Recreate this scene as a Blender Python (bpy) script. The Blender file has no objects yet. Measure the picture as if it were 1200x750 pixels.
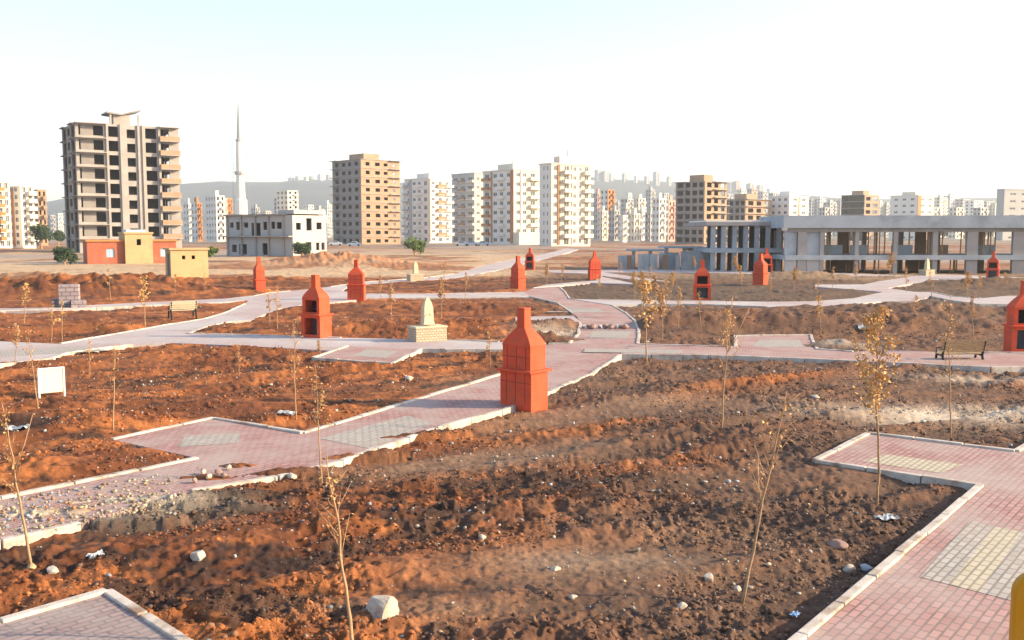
import bpy, bmesh, math, random
import numpy as np
from mathutils import Vector, Matrix
R = math.radians
scene = bpy.context.scene
col = scene.collection
random.seed(7)

# ------------------------------------------------------------------ camera, sky, sun, exposure
CAM_H = 4.0
FPX = 1110.0            # focal length in pixels of a 1200 px wide frame
PITCH = math.atan(102.0 / FPX)
cam_d = bpy.data.cameras.new('camera')
cam_d.sensor_width = 36.0
cam_d.lens = 36.0 * FPX / 1200.0
cam_d.clip_start = 0.1
cam_d.clip_end = 12000
cam = bpy.data.objects.new('camera', cam_d)
cam.location = (0, 0, CAM_H)
cam.rotation_euler = (R(90) - PITCH, 0, 0)
col.objects.link(cam)
scene.camera = cam

SUN_EL, SUN_AZ = R(20), R(-3)          # azimuth measured from +X towards +Y
SUN_DIR = Vector((math.cos(SUN_EL) * math.cos(SUN_AZ), math.cos(SUN_EL) * math.sin(SUN_AZ), math.sin(SUN_EL)))
world = bpy.data.worlds.new('World')
scene.world = world
world.use_nodes = True
wn = world.node_tree.nodes
wl = world.node_tree.links
bg = wn['Background']
sky = wn.new('ShaderNodeTexSky')
sky.sky_type = 'NISHITA'
sky.sun_disc = False
sky.sun_elevation = SUN_EL
sky.sun_rotation = R(90) - SUN_AZ
sky.air_density = 1.0
sky.dust_density = 1.6
sky.ozone_density = 1.0
wl.new(sky.outputs[0], bg.inputs[0])
bg.inputs[1].default_value = 0.14
sun_d = bpy.data.lights.new('sun', 'SUN')
sun_d.energy = 5.0
sun_d.angle = R(0.5)
sun_d.color = (1.0, 0.75, 0.45)
sun = bpy.data.objects.new('sun', sun_d)
sun.rotation_euler = SUN_DIR.to_track_quat('Z', 'Y').to_euler()
sun.location = (60, 10, 60)
col.objects.link(sun)
scene.view_settings.view_transform = 'Standard'
scene.view_settings.look = 'None'
scene.view_settings.gamma = 1.0
scene.view_settings.exposure = 1.3
scene.view_settings.use_curve_mapping = False
scene.cycles.use_denoising = True
scene.cycles.max_bounces = 6
scene.cycles.volume_bounces = 2
scene.cycles.volume_step_rate = 4

# ------------------------------------------------------------------ pixel of the photograph -> point of the place
cP, sP = math.cos(PITCH), math.sin(PITCH)
def ray(px, py):
    x = (px - 600.0) / FPX
    u = -(py - 375.0) / FPX
    return Vector((x, cP + u * sP, -sP + u * cP))
def G(px, py, z=0.0):
    d = ray(px, py)
    t = (z - CAM_H) / d.z
    return Vector((d.x * t, d.y * t, z))
def AT(px, py, Y):
    d = ray(px, py)
    t = Y / d.y
    return Vector((d.x * t, Y, CAM_H + d.z * t))

# ------------------------------------------------------------------ noise
def _hash(ix, iy, seed):
    h = (ix.astype(np.int64) * 374761393 + iy.astype(np.int64) * 668265263 + seed * 982451653) & 0xFFFFFFFF
    h = ((h ^ (h >> 13)) * 1274126177) & 0xFFFFFFFF
    h = (h ^ (h >> 16)) & 0xFFFFFFFF
    return h.astype(np.float64) / 4294967295.0
def vn(x, y, seed=0):
    ix = np.floor(x); iy = np.floor(y)
    fx = x - ix; fy = y - iy
    fx = fx * fx * fx * (fx * (fx * 6 - 15) + 10); fy = fy * fy * fy * (fy * (fy * 6 - 15) + 10)
    a = _hash(ix, iy, seed); b = _hash(ix + 1, iy, seed)
    c = _hash(ix, iy + 1, seed); d = _hash(ix + 1, iy + 1, seed)
    return (a * (1 - fx) + b * fx) * (1 - fy) + (c * (1 - fx) + d * fx) * fy
def fbm(x, y, seed=0, octv=4, gain=0.5):
    s = 0; a = 1.0; t = 0
    c, q = math.cos(0.6), math.sin(0.6)
    for k in range(octv):
        s = s + a * vn(x, y, seed + k * 17); t += a; a *= gain
        x, y = (x * c - y * q) * 2.03 + 5.3, (x * q + y * c) * 2.03 + 1.7
    return s / t
def sstep(a, b, x):
    t = np.clip((x - a) / (b - a), 0, 1)
    return t * t * (3 - 2 * t)

# ------------------------------------------------------------------ materials
def mat_new(name):
    m = bpy.data.materials.new(name); m.use_nodes = True
    return m, m.node_tree.nodes, m.node_tree.links, m.node_tree.nodes['Principled BSDF']
def mat(name, c, rough=0.8, var=0.12, scale=3.0, bump=0.0, bscale=20.0, metal=0.0, dirt=None, dirt_amt=0.0, dirt_scale=1.5):
    m, n, l, b = mat_new(name)
    b.inputs['Roughness'].default_value = rough
    b.inputs['Metallic'].default_value = metal
    b.inputs['Specular IOR Level'].default_value = 0.5 if rough < 0.35 else 0.18
    tc = n.new('ShaderNodeTexCoord')
    no = n.new('ShaderNodeTexNoise'); no.inputs['Scale'].default_value = scale; no.inputs['Detail'].default_value = 5
    l.new(tc.outputs['Object'], no.inputs['Vector'])
    mp = n.new('ShaderNodeMapRange')
    mp.inputs[1].default_value = 0.25; mp.inputs[2].default_value = 0.75
    mp.inputs[3].default_value = 1 - var; mp.inputs[4].default_value = 1 + var
    l.new(no.outputs[0], mp.inputs[0])
    mx = n.new('ShaderNodeVectorMath'); mx.operation = 'SCALE'
    mx.inputs[0].default_value = c[:3]
    l.new(mp.outputs[0], mx.inputs['Scale'])
    out = mx.outputs[0]
    if dirt:
        n2 = n.new('ShaderNodeTexNoise'); n2.inputs['Scale'].default_value = dirt_scale; n2.inputs['Detail'].default_value = 8; n2.inputs['Roughness'].default_value = 0.65
        l.new(tc.outputs['Object'], n2.inputs['Vector'])
        r2 = n.new('ShaderNodeMapRange'); r2.inputs[1].default_value = 0.48; r2.inputs[2].default_value = 0.68
        r2.inputs[3].default_value = 0; r2.inputs[4].default_value = dirt_amt
        l.new(n2.outputs[0], r2.inputs[0])
        mm = n.new('ShaderNodeMix'); mm.data_type = 'RGBA'
        l.new(r2.outputs[0], mm.inputs[0]); l.new(out, mm.inputs[6]); mm.inputs[7].default_value = (*dirt, 1)
        out = mm.outputs[2]
    l.new(out, b.inputs['Base Color'])
    if bump > 0:
        bn = n.new('ShaderNodeTexNoise'); bn.inputs['Scale'].default_value = bscale; bn.inputs['Detail'].default_value = 6
        l.new(tc.outputs['Object'], bn.inputs['Vector'])
        bp = n.new('ShaderNodeBump'); bp.inputs['Strength'].default_value = bump; bp.inputs['Distance'].default_value = 0.02
        l.new(bn.outputs[0], bp.inputs['Height']); l.new(bp.outputs[0], b.inputs['Normal'])
    return m
def brick_mat(name, c1, c2, mortar, bw, bh, ms=0.01, use_uv=True, rough=0.85, dust=None, dust_amt=0.5, dust_scale=0.7):
    m, n, l, b = mat_new(name)
    b.inputs['Roughness'].default_value = rough
    tc = n.new('ShaderNodeTexCoord')
    br = n.new('ShaderNodeTexBrick')
    if use_uv: l.new(tc.outputs['UV'], br.inputs['Vector'])
    else:
        sx = n.new('ShaderNodeSeparateXYZ'); ad = n.new('ShaderNodeMath'); cx = n.new('ShaderNodeCombineXYZ')
        l.new(tc.outputs['Object'], sx.inputs[0]); l.new(sx.outputs[0], ad.inputs[0]); l.new(sx.outputs[1], ad.inputs[1])
        l.new(ad.outputs[0], cx.inputs[0]); l.new(sx.outputs[2], cx.inputs[1]); l.new(cx.outputs[0], br.inputs['Vector'])
    br.inputs['Color1'].default_value = (*c1, 1); br.inputs['Color2'].default_value = (*c2, 1); br.inputs['Mortar'].default_value = (*mortar, 1)
    br.inputs['Scale'].default_value = 1.0; br.inputs['Mortar Size'].default_value = ms
    br.inputs['Brick Width'].default_value = bw; br.inputs['Row Height'].default_value = bh
    out = br.outputs['Color']
    if dust:
        n2 = n.new('ShaderNodeTexNoise'); n2.inputs['Scale'].default_value = dust_scale; n2.inputs['Detail'].default_value = 7; n2.inputs['Roughness'].default_value = 0.62
        l.new(tc.outputs['UV' if use_uv else 'Object'], n2.inputs['Vector'])
        r2 = n.new('ShaderNodeMapRange'); r2.inputs[1].default_value = 0.38; r2.inputs[2].default_value = 0.66
        r2.inputs[3].default_value = 0.08; r2.inputs[4].default_value = dust_amt
        l.new(n2.outputs[0], r2.inputs[0])
        mm = n.new('ShaderNodeMix'); mm.data_type = 'RGBA'
        l.new(r2.outputs[0], mm.inputs[0]); l.new(out, mm.inputs[6]); mm.inputs[7].default_value = (*dust, 1)
        out = mm.outputs[2]
    l.new(out, b.inputs['Base Color'])
    bp = n.new('ShaderNodeBump'); bp.inputs['Strength'].default_value = 0.6; bp.inputs['Distance'].default_value = 0.006; bp.invert = True
    l.new(br.outputs['Fac'], bp.inputs['Height']); l.new(bp.outputs[0], b.inputs['Normal'])
    return m
def attr_mat(name, rough=0.95, bump=0.5, scale=30.0, var=0.35):
    m, n, l, b = mat_new(name)
    b.inputs['Roughness'].default_value = rough
    b.inputs['Specular IOR Level'].default_value = 0.2
    at = n.new('ShaderNodeAttribute'); at.attribute_name = 'tint'
    tc = n.new('ShaderNodeTexCoord')
    no = n.new('ShaderNodeTexNoise'); no.inputs['Scale'].default_value = scale; no.inputs['Detail'].default_value = 10; no.inputs['Roughness'].default_value = 0.78
    l.new(tc.outputs['Object'], no.inputs['Vector'])
    mp = n.new('ShaderNodeMapRange'); mp.inputs[1].default_value = 0.3; mp.inputs[2].default_value = 0.7
    mp.inputs[3].default_value = 1 - var; mp.inputs[4].default_value = 1 + var
    l.new(no.outputs[0], mp.inputs[0])
    mx = n.new('ShaderNodeVectorMath'); mx.operation = 'SCALE'
    l.new(at.outputs['Color'], mx.inputs[0]); l.new(mp.outputs[0], mx.inputs['Scale'])
    l.new(mx.outputs[0], b.inputs['Base Color'])
    if bump:
        bp = n.new('ShaderNodeBump'); bp.inputs['Strength'].default_value = bump; bp.inputs['Distance'].default_value = 0.03
        l.new(no.outputs[0], bp.inputs['Height']); l.new(bp.outputs[0], b.inputs['Normal'])
    return m

M = {}
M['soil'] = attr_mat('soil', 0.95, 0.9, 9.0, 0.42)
M['stone_mix'] = attr_mat('stone_mix', 0.85, 0.4, 25.0, 0.18)
M['paver'] = brick_mat('paver_red', (0.31, 0.135, 0.125), (0.43, 0.235, 0.22), (0.14, 0.085, 0.08), 0.2, 0.1, 0.013, dust=(0.37, 0.31, 0.29), dust_amt=0.8)
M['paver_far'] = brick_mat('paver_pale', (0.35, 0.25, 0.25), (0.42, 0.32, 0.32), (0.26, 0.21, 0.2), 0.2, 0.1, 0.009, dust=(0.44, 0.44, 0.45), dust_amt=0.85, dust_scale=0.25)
M['paver_dusty'] = brick_mat('paver_dusty', (0.25, 0.155, 0.15), (0.33, 0.225, 0.22), (0.12, 0.09, 0.09), 0.2, 0.1, 0.013, dust=(0.30, 0.27, 0.26), dust_amt=0.85)
M['paver_grey'] = brick_mat('paver_grey', (0.32, 0.31, 0.29), (0.42, 0.41, 0.39), (0.16, 0.15, 0.14), 0.2, 0.1, 0.014, dust=(0.38, 0.31, 0.27), dust_amt=0.5)
M['paver_yellow'] = brick_mat('paver_yellow', (0.43, 0.385, 0.28), (0.48, 0.43, 0.33), (0.2, 0.18, 0.14), 0.2, 0.1, 0.014, dust=(0.46, 0.40, 0.33), dust_amt=0.4)
M['kerb'] = mat('kerb_concrete', (0.50, 0.46, 0.42), 0.9, 0.15, 4.0, 0.4, 40, dirt=(0.22, 0.13, 0.085), dirt_amt=0.85, dirt_scale=2.2)
M['red'] = mat('red_paint', (0.60, 0.085, 0.038), 0.75, 0.16, 2.5, 0.35, 18, dirt=(0.34, 0.10, 0.055), dirt_amt=0.75, dirt_scale=3.5)
M['red_joint'] = mat('red_joint', (0.24, 0.04, 0.035), 0.8)
M['soot'] = mat('soot', (0.035, 0.035, 0.04), 0.9, 0.3, 5.0)
M['steel'] = mat('grate_steel', (0.10, 0.12, 0.15), 0.6, 0.2, 5.0)
M['cream_stone'] = mat('cream_stone', (0.55, 0.48, 0.34), 0.8, 0.1, 6.0, 0.3, 25, dirt=(0.42, 0.33, 0.22), dirt_amt=0.4)
M['cream_block'] = brick_mat('cream_block', (0.46, 0.38, 0.27), (0.55, 0.47, 0.34), (0.26, 0.2, 0.15), 0.14, 0.09, 0.014, use_uv=False)
M['white_metal'] = mat('white_metal', (0.78, 0.75, 0.72), 0.5, 0.05, 3.0, dirt=(0.6, 0.45, 0.35), dirt_amt=0.35)
M['iron'] = mat('black_iron', (0.02, 0.02, 0.022), 0.5)
M['slat'] = mat('bench_wood', (0.38, 0.27, 0.15), 0.7, 0.25, 8.0)
M['bark'] = mat('sapling_bark', (0.36, 0.235, 0.14), 0.9, 0.25, 14.0, 0.4, 40)
M['leaf_gold'] = mat('dry_leaf_gold', (0.56, 0.34, 0.14), 0.7, 0.35, 9.0)
M['leaf_brown'] = mat('dry_leaf_brown', (0.50, 0.31, 0.16), 0.75, 0.35, 9.0)
M['leaf_green'] = mat('bush_green', (0.07, 0.11, 0.03), 0.8, 0.5, 1.5)
M['leaf_dark'] = mat('conifer_dark', (0.035, 0.06, 0.03), 0.8, 0.5, 1.5)
M['concrete'] = mat('raw_concrete', (0.27, 0.25, 0.235), 0.9, 0.12, 0.5, 0.2, 8, dirt=(0.18, 0.16, 0.14), dirt_amt=0.6, dirt_scale=0.35)
M['concrete_light'] = mat('pale_concrete', (0.34, 0.32, 0.31), 0.9, 0.12, 0.5, dirt=(0.27, 0.23, 0.20), dirt_amt=0.5, dirt_scale=0.4)
M['concrete_blue'] = mat('grey_blue_concrete', (0.37, 0.41, 0.45), 0.85, 0.16, 0.4, dirt=(0.22, 0.24, 0.26), dirt_amt=0.85, dirt_scale=0.3)
M['inner'] = mat('inner_shade', (0.018, 0.016, 0.016), 0.95, 0.2, 0.4)  # near-black: the shade inside the openings is put into this colour
M['brick_tan'] = mat('hollow_brick', (0.38, 0.25, 0.17), 0.9, 0.15, 0.6, dirt=(0.28, 0.21, 0.16), dirt_amt=0.6, dirt_scale=0.5)
M['block_grey'] = mat('grey_blockwork', (0.24, 0.225, 0.22), 0.9, 0.12, 0.6)
M['plaster_white'] = mat('white_plaster', (0.74, 0.71, 0.66), 0.85, 0.06, 0.3, dirt=(0.6, 0.55, 0.48), dirt_amt=0.5, dirt_scale=0.3)
M['plaster_cream'] = mat('cream_plaster', (0.68, 0.62, 0.52), 0.85, 0.06, 0.3, dirt=(0.52, 0.45, 0.36), dirt_amt=0.5, dirt_scale=0.3)
M['plaster_grey'] = mat('grey_plaster', (0.40, 0.40, 0.40), 0.85, 0.08, 0.3, dirt=(0.33, 0.32, 0.31), dirt_amt=0.5, dirt_scale=0.3)
M['plaster_orange'] = mat('orange_plaster', (0.45, 0.20, 0.08), 0.85, 0.08, 0.3)
M['plaster_yellow'] = mat('yellow_plaster', (0.47, 0.335, 0.185), 0.85, 0.08, 0.5, dirt=(0.34, 0.235, 0.14), dirt_amt=0.5, dirt_scale=0.8)
M['plaster_pink'] = mat('pink_plaster', (0.60, 0.36, 0.30), 0.85, 0.06, 0.3)
M['plaster_red'] = mat('red_plaster', (0.36, 0.11, 0.065), 0.85, 0.08, 0.5, dirt=(0.32, 0.17, 0.12), dirt_amt=0.7, dirt_scale=0.8)
M['brown'] = mat('brown_cladding', (0.28, 0.17, 0.10), 0.85, 0.08, 0.3)
M['glass'] = mat('dark_glass', (0.06, 0.07, 0.085), 0.15, 0.3, 0.5)
M['blue_glass'] = mat('pale_blue_glass', (0.30, 0.48, 0.62), 0.2, 0.1, 0.5)
M['frame_white'] = mat('window_frame', (0.75, 0.75, 0.75), 0.5, 0.03)
M['roof_red'] = mat('roof_tile', (0.42, 0.16, 0.10), 0.85, 0.15, 1.0)
M['prop'] = mat('timber_prop', (0.48, 0.29, 0.14), 0.85, 0.2, 3.0)
M['yellow_paint'] = mat('mustard_paint', (0.50, 0.23, 0.008), 0.4, 0.05, 2.0, dirt=(0.45, 0.25, 0.05), dirt_amt=0.4, dirt_scale=4)
M['car_pale'] = mat('car_pale_blue', (0.45, 0.55, 0.66), 0.25, 0.03)
M['car_white'] = mat('car_white', (0.75, 0.75, 0.75), 0.25, 0.03)
M['tyre'] = mat('tyre_rubber', (0.02, 0.02, 0.02), 0.8)
M['rock_white'] = mat('limestone', (0.46, 0.42, 0.37), 0.9, 0.2, 5.0, 0.8, 14, dirt=(0.26, 0.15, 0.09), dirt_amt=0.9, dirt_scale=4)
M['rock_blue'] = mat('grey_stone', (0.36, 0.40, 0.44), 0.85, 0.15, 5.0, 0.5, 14)
M['rock_brown'] = mat('brown_stone', (0.30, 0.20, 0.17), 0.85, 0.2, 5.0, 0.5, 14)
M['plastic'] = mat('thin_white_plastic', (0.42, 0.45, 0.48), 0.5, 0.15)
M['plastic_blue'] = mat('thin_blue_plastic', (0.20, 0.36, 0.62), 0.4, 0.08)
M['block_stack'] = brick_mat('block_stack', (0.25, 0.21, 0.24), (0.32, 0.27, 0.28), (0.15, 0.12, 0.13), 0.42, 0.22, 0.03, use_uv=False)

# ------------------------------------------------------------------ mesh helpers
class MB:
    def __init__(s): s.v = []; s.f = []
    def add(s, vs, fs):
        b = len(s.v); s.v += [tuple(q) for q in vs]; s.f += [tuple(b + i for i in q) for q in fs]; return s
    def box(s, x0, x1, y0, y1, z0, z1):
        return s.add([(x0,y0,z0),(x1,y0,z0),(x1,y1,z0),(x0,y1,z0),(x0,y0,z1),(x1,y0,z1),(x1,y1,z1),(x0,y1,z1)],
                     [(0,3,2,1),(4,5,6,7),(0,1,5,4),(1,2,6,5),(2,3,7,6),(3,0,4,7)])
    def rbox(s, c, sx, sy, z0, z1, ang, tilt=0.0):
        ca, sa = math.cos(ang), math.sin(ang)
        vs = []
        for z in (z0, z1):
            for a, b in ((-1,-1),(1,-1),(1,1),(-1,1)):
                x, y = a*sx/2, b*sy/2
                vs.append((c[0]+x*ca-y*sa, c[1]+x*sa+y*ca, z + tilt*a))
        return s.add(vs, [(0,3,2,1),(4,5,6,7),(0,1,5,4),(1,2,6,5),(2,3,7,6),(3,0,4,7)])
    def loft(s, rings, cap=True):
        b = []; n = len(rings[0]); base = len(s.v)
        for r in rings: s.v += [tuple(q) for q in r]
        for k in range(len(rings)-1):
            for i in range(n):
                j = (i+1) % n
                s.f.append((base+k*n+i, base+k*n+j, base+(k+1)*n+j, base+(k+1)*n+i))
        if cap:
            s.f.append(tuple(base+i for i in range(n))[::-1]); s.f.append(tuple(base+(len(rings)-1)*n+i for i in range(n)))
        return s
    def tube(s, pts, rad, n=6):
        rings = []
        pts = [Vector(p) for p in pts]
        for i, p in enumerate(pts):
            d = (pts[min(i+1, len(pts)-1)] - pts[max(i-1, 0)]).normalized()
            a = d.cross(Vector((0.3, 1, 0.1))).normalized(); c = d.cross(a)
            r = rad[i] if isinstance(rad, (list, tuple)) else rad
            rings.append([p + (a*math.cos(t) + c*math.sin(t))*r for t in [2*math.pi*k/n for k in range(n)]])
        return s.loft(rings)
    def lathe(s, prof, n=16, c=(0,0)):
        return s.loft([[(c[0]+r*math.cos(2*math.pi*k/n), c[1]+r*math.sin(2*math.pi*k/n), z) for k in range(n)] for r, z in prof])
    def panel(s, o, u, n, W, z0, z1, t, holes):
        """wall sheet with real openings: o=start point (x,y), u=dir along, n=outward; holes (u0,u1,z0,z1)"""
        us = sorted(set([0, W] + [min(max(h[0],0),W) for h in holes] + [min(max(h[1],0),W) for h in holes]))
        zs = sorted(set([z0, z1] + [min(max(h[2],z0),z1) for h in holes] + [min(max(h[3],z0),z1) for h in holes]))
        nu, nz = len(us)-1, len(zs)-1
        solid = [[True]*nz for _ in range(nu)]
        for i in range(nu):
            uc = (us[i]+us[i+1])/2
            for j in range(nz):
                zc = (zs[j]+zs[j+1])/2
                for h in holes:
                    if h[0] < uc < h[1] and h[2] < zc < h[3]: solid[i][j] = False; break
        def P(a, z, d): return (o[0]+u[0]*a-n[0]*d, o[1]+u[1]*a-n[1]*d, z)
        def q(a, b, c, d): s.add([a, b, c, d], [(0,1,2,3)])
        for i in range(nu):
            for j in range(nz):
                if not solid[i][j]: continue
                a, b, c, d = us[i], us[i+1], zs[j], zs[j+1]
                q(P(a,c,0), P(b,c,0), P(b,d,0), P(a,d,0))
                q(P(b,c,t), P(a,c,t), P(a,d,t), P(b,d,t))
                if i == 0 or not solid[i-1][j]: q(P(a,c,t), P(a,c,0), P(a,d,0), P(a,d,t))
                if i == nu-1 or not solid[i+1][j]: q(P(b,c,0), P(b,c,t), P(b,d,t), P(b,d,0))
                if j == 0 or not solid[i][j-1]: q(P(a,c,t), P(b,c,t), P(b,c,0), P(a,c,0))
                if j == nz-1 or not solid[i][j+1]: q(P(a,d,0), P(b,d,0), P(b,d,t), P(a,d,t))
        return s
    def mesh(s, name, m, smooth=False):
        me = bpy.data.meshes.new(name); me.from_pydata(s.v, [], s.f); me.materials.append(m)
        if smooth: me.polygons.foreach_set('use_smooth', [True]*len(me.polygons))
        me.update(); return me
    def build(s, name, m, parent=None, smooth=False, bevel=0.0):
        o = bpy.data.objects.new(name, s.mesh(name, m, smooth)); col.objects.link(o)
        if parent: o.parent = parent
        if bevel:
            b = o.modifiers.new('bevel', 'BEVEL'); b.width = bevel; b.segments = 2; b.limit_method = 'ANGLE'
        return o
def thing(name, label, cat, loc=(0,0,0), rz=0.0, group=None):
    o = bpy.data.objects.new(name, None); col.objects.link(o)
    o.empty_display_size = 0.3
    o.location = loc; o.rotation_euler = (0, 0, rz); o['label'] = label; o['category'] = cat
    if group: o['group'] = group
    return o
def tag(o, label, cat, group=None, kind=None):
    if label: o['label'] = label
    if cat: o['category'] = cat
    if group: o['group'] = group
    if kind: o['kind'] = kind
    return o
def copy_tree(o, parent=None):
    kids = list(o.children)
    c = o.copy(); col.objects.link(c)
    if parent: c.parent = parent
    for k in kids: copy_tree(k, c)
    return c
def inst(o, parent, loc, rz=0.0):
    c = o.copy(); col.objects.link(c); c.parent = parent; c.location = loc; c.rotation_euler = (0,0,rz); return c

# ------------------------------------------------------------------ the network of paths (outlines on the ground plane)
def W(pts, z=0.0): return [G(x, y, z).xy.copy() for x, y in pts]
PATHS = []   # name, polygon px, kerb lines px, material, grain direction
PATHS.append(('path_main', [(-120,611),(0,585),(232,537),(130,515),(250,490),(355,508),(587,439),(618,427),(606,411),(640,404),(667,403),(678,391),(680,378),
    (676,371),(672,368),(653,355),(620,347.5),(613,343),(625,337.5),(655,336),(662,342),(668,350.5),(700,352),(717,357.5),(732,366),(743,375),(749,388),(747,404),
    (727,416),(696,437),(645,459),(586,482),(510,502),(400,541),(325,559),(224,576),(93,613),(0,634),(-120,662)],
    [[(-120,611),(0,585),(232,537)], [(130,515),(250,490),(355,508),(587,439)], [(642,403),(667,403),(678,391),(680,378)], [(672,368),(653,355),(620,347.5)],
     [(655,336),(662,342),(668,350.5)], [(717,357.5),(732,366),(743,375),(749,388),(747,403)], [(727,416),(696,437),(645,459),(586,482),(510,502),(400,541),(325,559),(224,576)], [(93,613),(0,634),(-120,662)]],
    'paver', ((224,576),(586,482))))
PATHS.append(('path_left', [(-120,440),(0,424.5),(60,421),(75,415),(120,408),(155,404),(200,402),(280,405),(333,408),(367,410),(407,412),(493,409.5),(523,410),(590,410),(625,411),(640,402),
    (585,401),(520,398),(480,397.5),(400,396),(300,393),(220,391),(245,382),(272,377),(293,376),(303,371),(327,362),(352,358),(432,350),(500,349.5),(600,348.5),(622,348.5),(614,341.5),
    (600,343),(500,344.5),(430,344.5),(400,341),(405,337.5),(428,333.5),(493,329),(533,326),(560,321),(600,313),(640,303),(680,292),(665,291),(628,300),(600,304),(567,311),(533,321),(513,324.5),(493,326),(428,330.5),(400,334),(387,336),(360,339),(340,341),(317,343),(297,347),
    (287,356),(263,367),(238,374),(200,380),(70,403),(0,400),(-120,403)],
    [[(70,403),(200,380),(238,374),(263,367),(287,356)], [(155,404),(120,408),(75,415),(60,421),(-120,440)], [(590,410),(523,410),(493,409.5)], [(585,401),(520,398),(480,397.5)],
     [(220,391),(245,382),(272,377),(293,376)], [(432,350),(500,349.5),(600,348.5)], [(600,343),(500,344.5),(430,344.5)], [(387,336),(428,330.5),(493,326),(533,321)], [(297,347),(317,343),(340,341)], [(220,391),(300,393),(400,396)]],
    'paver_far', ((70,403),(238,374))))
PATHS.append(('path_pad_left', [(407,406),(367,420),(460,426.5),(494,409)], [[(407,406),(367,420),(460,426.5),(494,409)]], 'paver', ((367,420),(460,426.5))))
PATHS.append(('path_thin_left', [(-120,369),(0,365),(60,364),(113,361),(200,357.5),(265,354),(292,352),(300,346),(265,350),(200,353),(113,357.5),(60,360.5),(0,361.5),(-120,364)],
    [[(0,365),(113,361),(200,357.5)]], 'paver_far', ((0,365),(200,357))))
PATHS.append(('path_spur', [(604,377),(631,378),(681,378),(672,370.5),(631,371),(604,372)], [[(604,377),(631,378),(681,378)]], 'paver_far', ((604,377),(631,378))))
PATHS.append(('path_right', [(740,404),(800,405.5),(862,407.5),(862,394.5),(950,393),(957,410),(1000,413),(1040,410.5),(1097,413),(1150,415),(1173,413),(1330,416),(1330,436),(1200,431),(1160,432),(1072,427),(1017,425),(943,421.5),(860,418),(800,417),(727,416)],
    [[(747,404),(800,405.5),(862,407.5),(862,394.5),(950,393),(957,410),(1000,413)], [(1097,413),(1330,416)], [(1330,436),(1200,431),(1160,432),(1072,427),(1017,425),(943,421.5),(860,418),(800,417),(727,416)]],
    'paver', ((800,417),(943,421.5))))
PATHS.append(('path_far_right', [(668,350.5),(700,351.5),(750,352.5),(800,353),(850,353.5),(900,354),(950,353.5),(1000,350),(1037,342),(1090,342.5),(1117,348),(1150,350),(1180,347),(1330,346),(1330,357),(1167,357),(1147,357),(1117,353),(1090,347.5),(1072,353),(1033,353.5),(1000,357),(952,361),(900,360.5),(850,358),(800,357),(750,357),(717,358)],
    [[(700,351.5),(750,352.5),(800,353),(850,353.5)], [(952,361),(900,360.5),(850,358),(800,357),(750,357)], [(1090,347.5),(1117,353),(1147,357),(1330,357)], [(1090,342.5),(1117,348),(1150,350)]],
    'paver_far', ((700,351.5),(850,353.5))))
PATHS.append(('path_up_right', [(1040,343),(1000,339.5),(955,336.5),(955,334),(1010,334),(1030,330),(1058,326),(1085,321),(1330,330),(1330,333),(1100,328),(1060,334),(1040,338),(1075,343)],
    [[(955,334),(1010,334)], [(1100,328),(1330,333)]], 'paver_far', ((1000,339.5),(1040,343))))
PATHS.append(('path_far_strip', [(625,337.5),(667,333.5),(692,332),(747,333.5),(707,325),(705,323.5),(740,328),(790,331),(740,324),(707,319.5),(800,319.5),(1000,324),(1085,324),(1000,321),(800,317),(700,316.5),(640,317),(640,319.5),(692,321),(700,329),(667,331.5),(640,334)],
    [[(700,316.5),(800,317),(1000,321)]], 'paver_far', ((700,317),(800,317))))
PATHS.append(('path_plaza', [(1017,510),(955,542),(1150,572),(940,750),(820,852),(1330,980),(1500,640),(1500,480),(1335,447),(1190,532)],
    [[(1190,531.5),(1017,510),(955,542),(1150,572),(940,750),(820,852)], [(1335,447),(1190,531.5)]], 'paver', ((1150,572),(940,750))))
PATHS.append(('path_corner', [(125,697),(-150,777),(-150,960),(330,960),(275,797)], [[(-150,777),(125,697),(275,797),(330,834)]], 'paver_dusty', ((0,733),(125,697))))
POLYS = [np.array([tuple(p) for p in W(P[1])]) for P in PATHS]
SP_MATS = []
def poly_sd(x, y, poly):
    """signed distance (negative inside)"""
    d2 = np.full(x.shape, 1e18); ins = np.zeros(x.shape, bool)
    n = len(poly)
    for i in range(n):
        ax, ay = poly[i]; bx, by = poly[(i+1) % n]
        ex, ey = bx-ax, by-ay; wx, wy = x-ax, y-ay
        t = np.clip((wx*ex + wy*ey) / (ex*ex+ey*ey+1e-12), 0, 1)
        d2 = np.minimum(d2, (wx-ex*t)**2 + (wy-ey*t)**2)
        c = ((ay > y) != (by > y))
        with np.errstate(divide='ignore', invalid='ignore'):
            xi = (bx-ax)*(y-ay)/(by-ay if by != ay else 1e-12) + ax
        ins ^= c & (x < xi)
    d = np.sqrt(d2)
    return np.where(ins, -d, d)
def path_sd(x, y):
    sd = np.full(x.shape, 50.0)
    for P in POLYS:
        mn = P.min(0)-2.0; mx = P.max(0)+2.0
        k = (x > mn[0]) & (x < mx[0]) & (y > mn[1]) & (y < mx[1])
        if k.any(): sd[k] = np.minimum(sd[k], poly_sd(x[k], y[k], P))
    return sd

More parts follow.
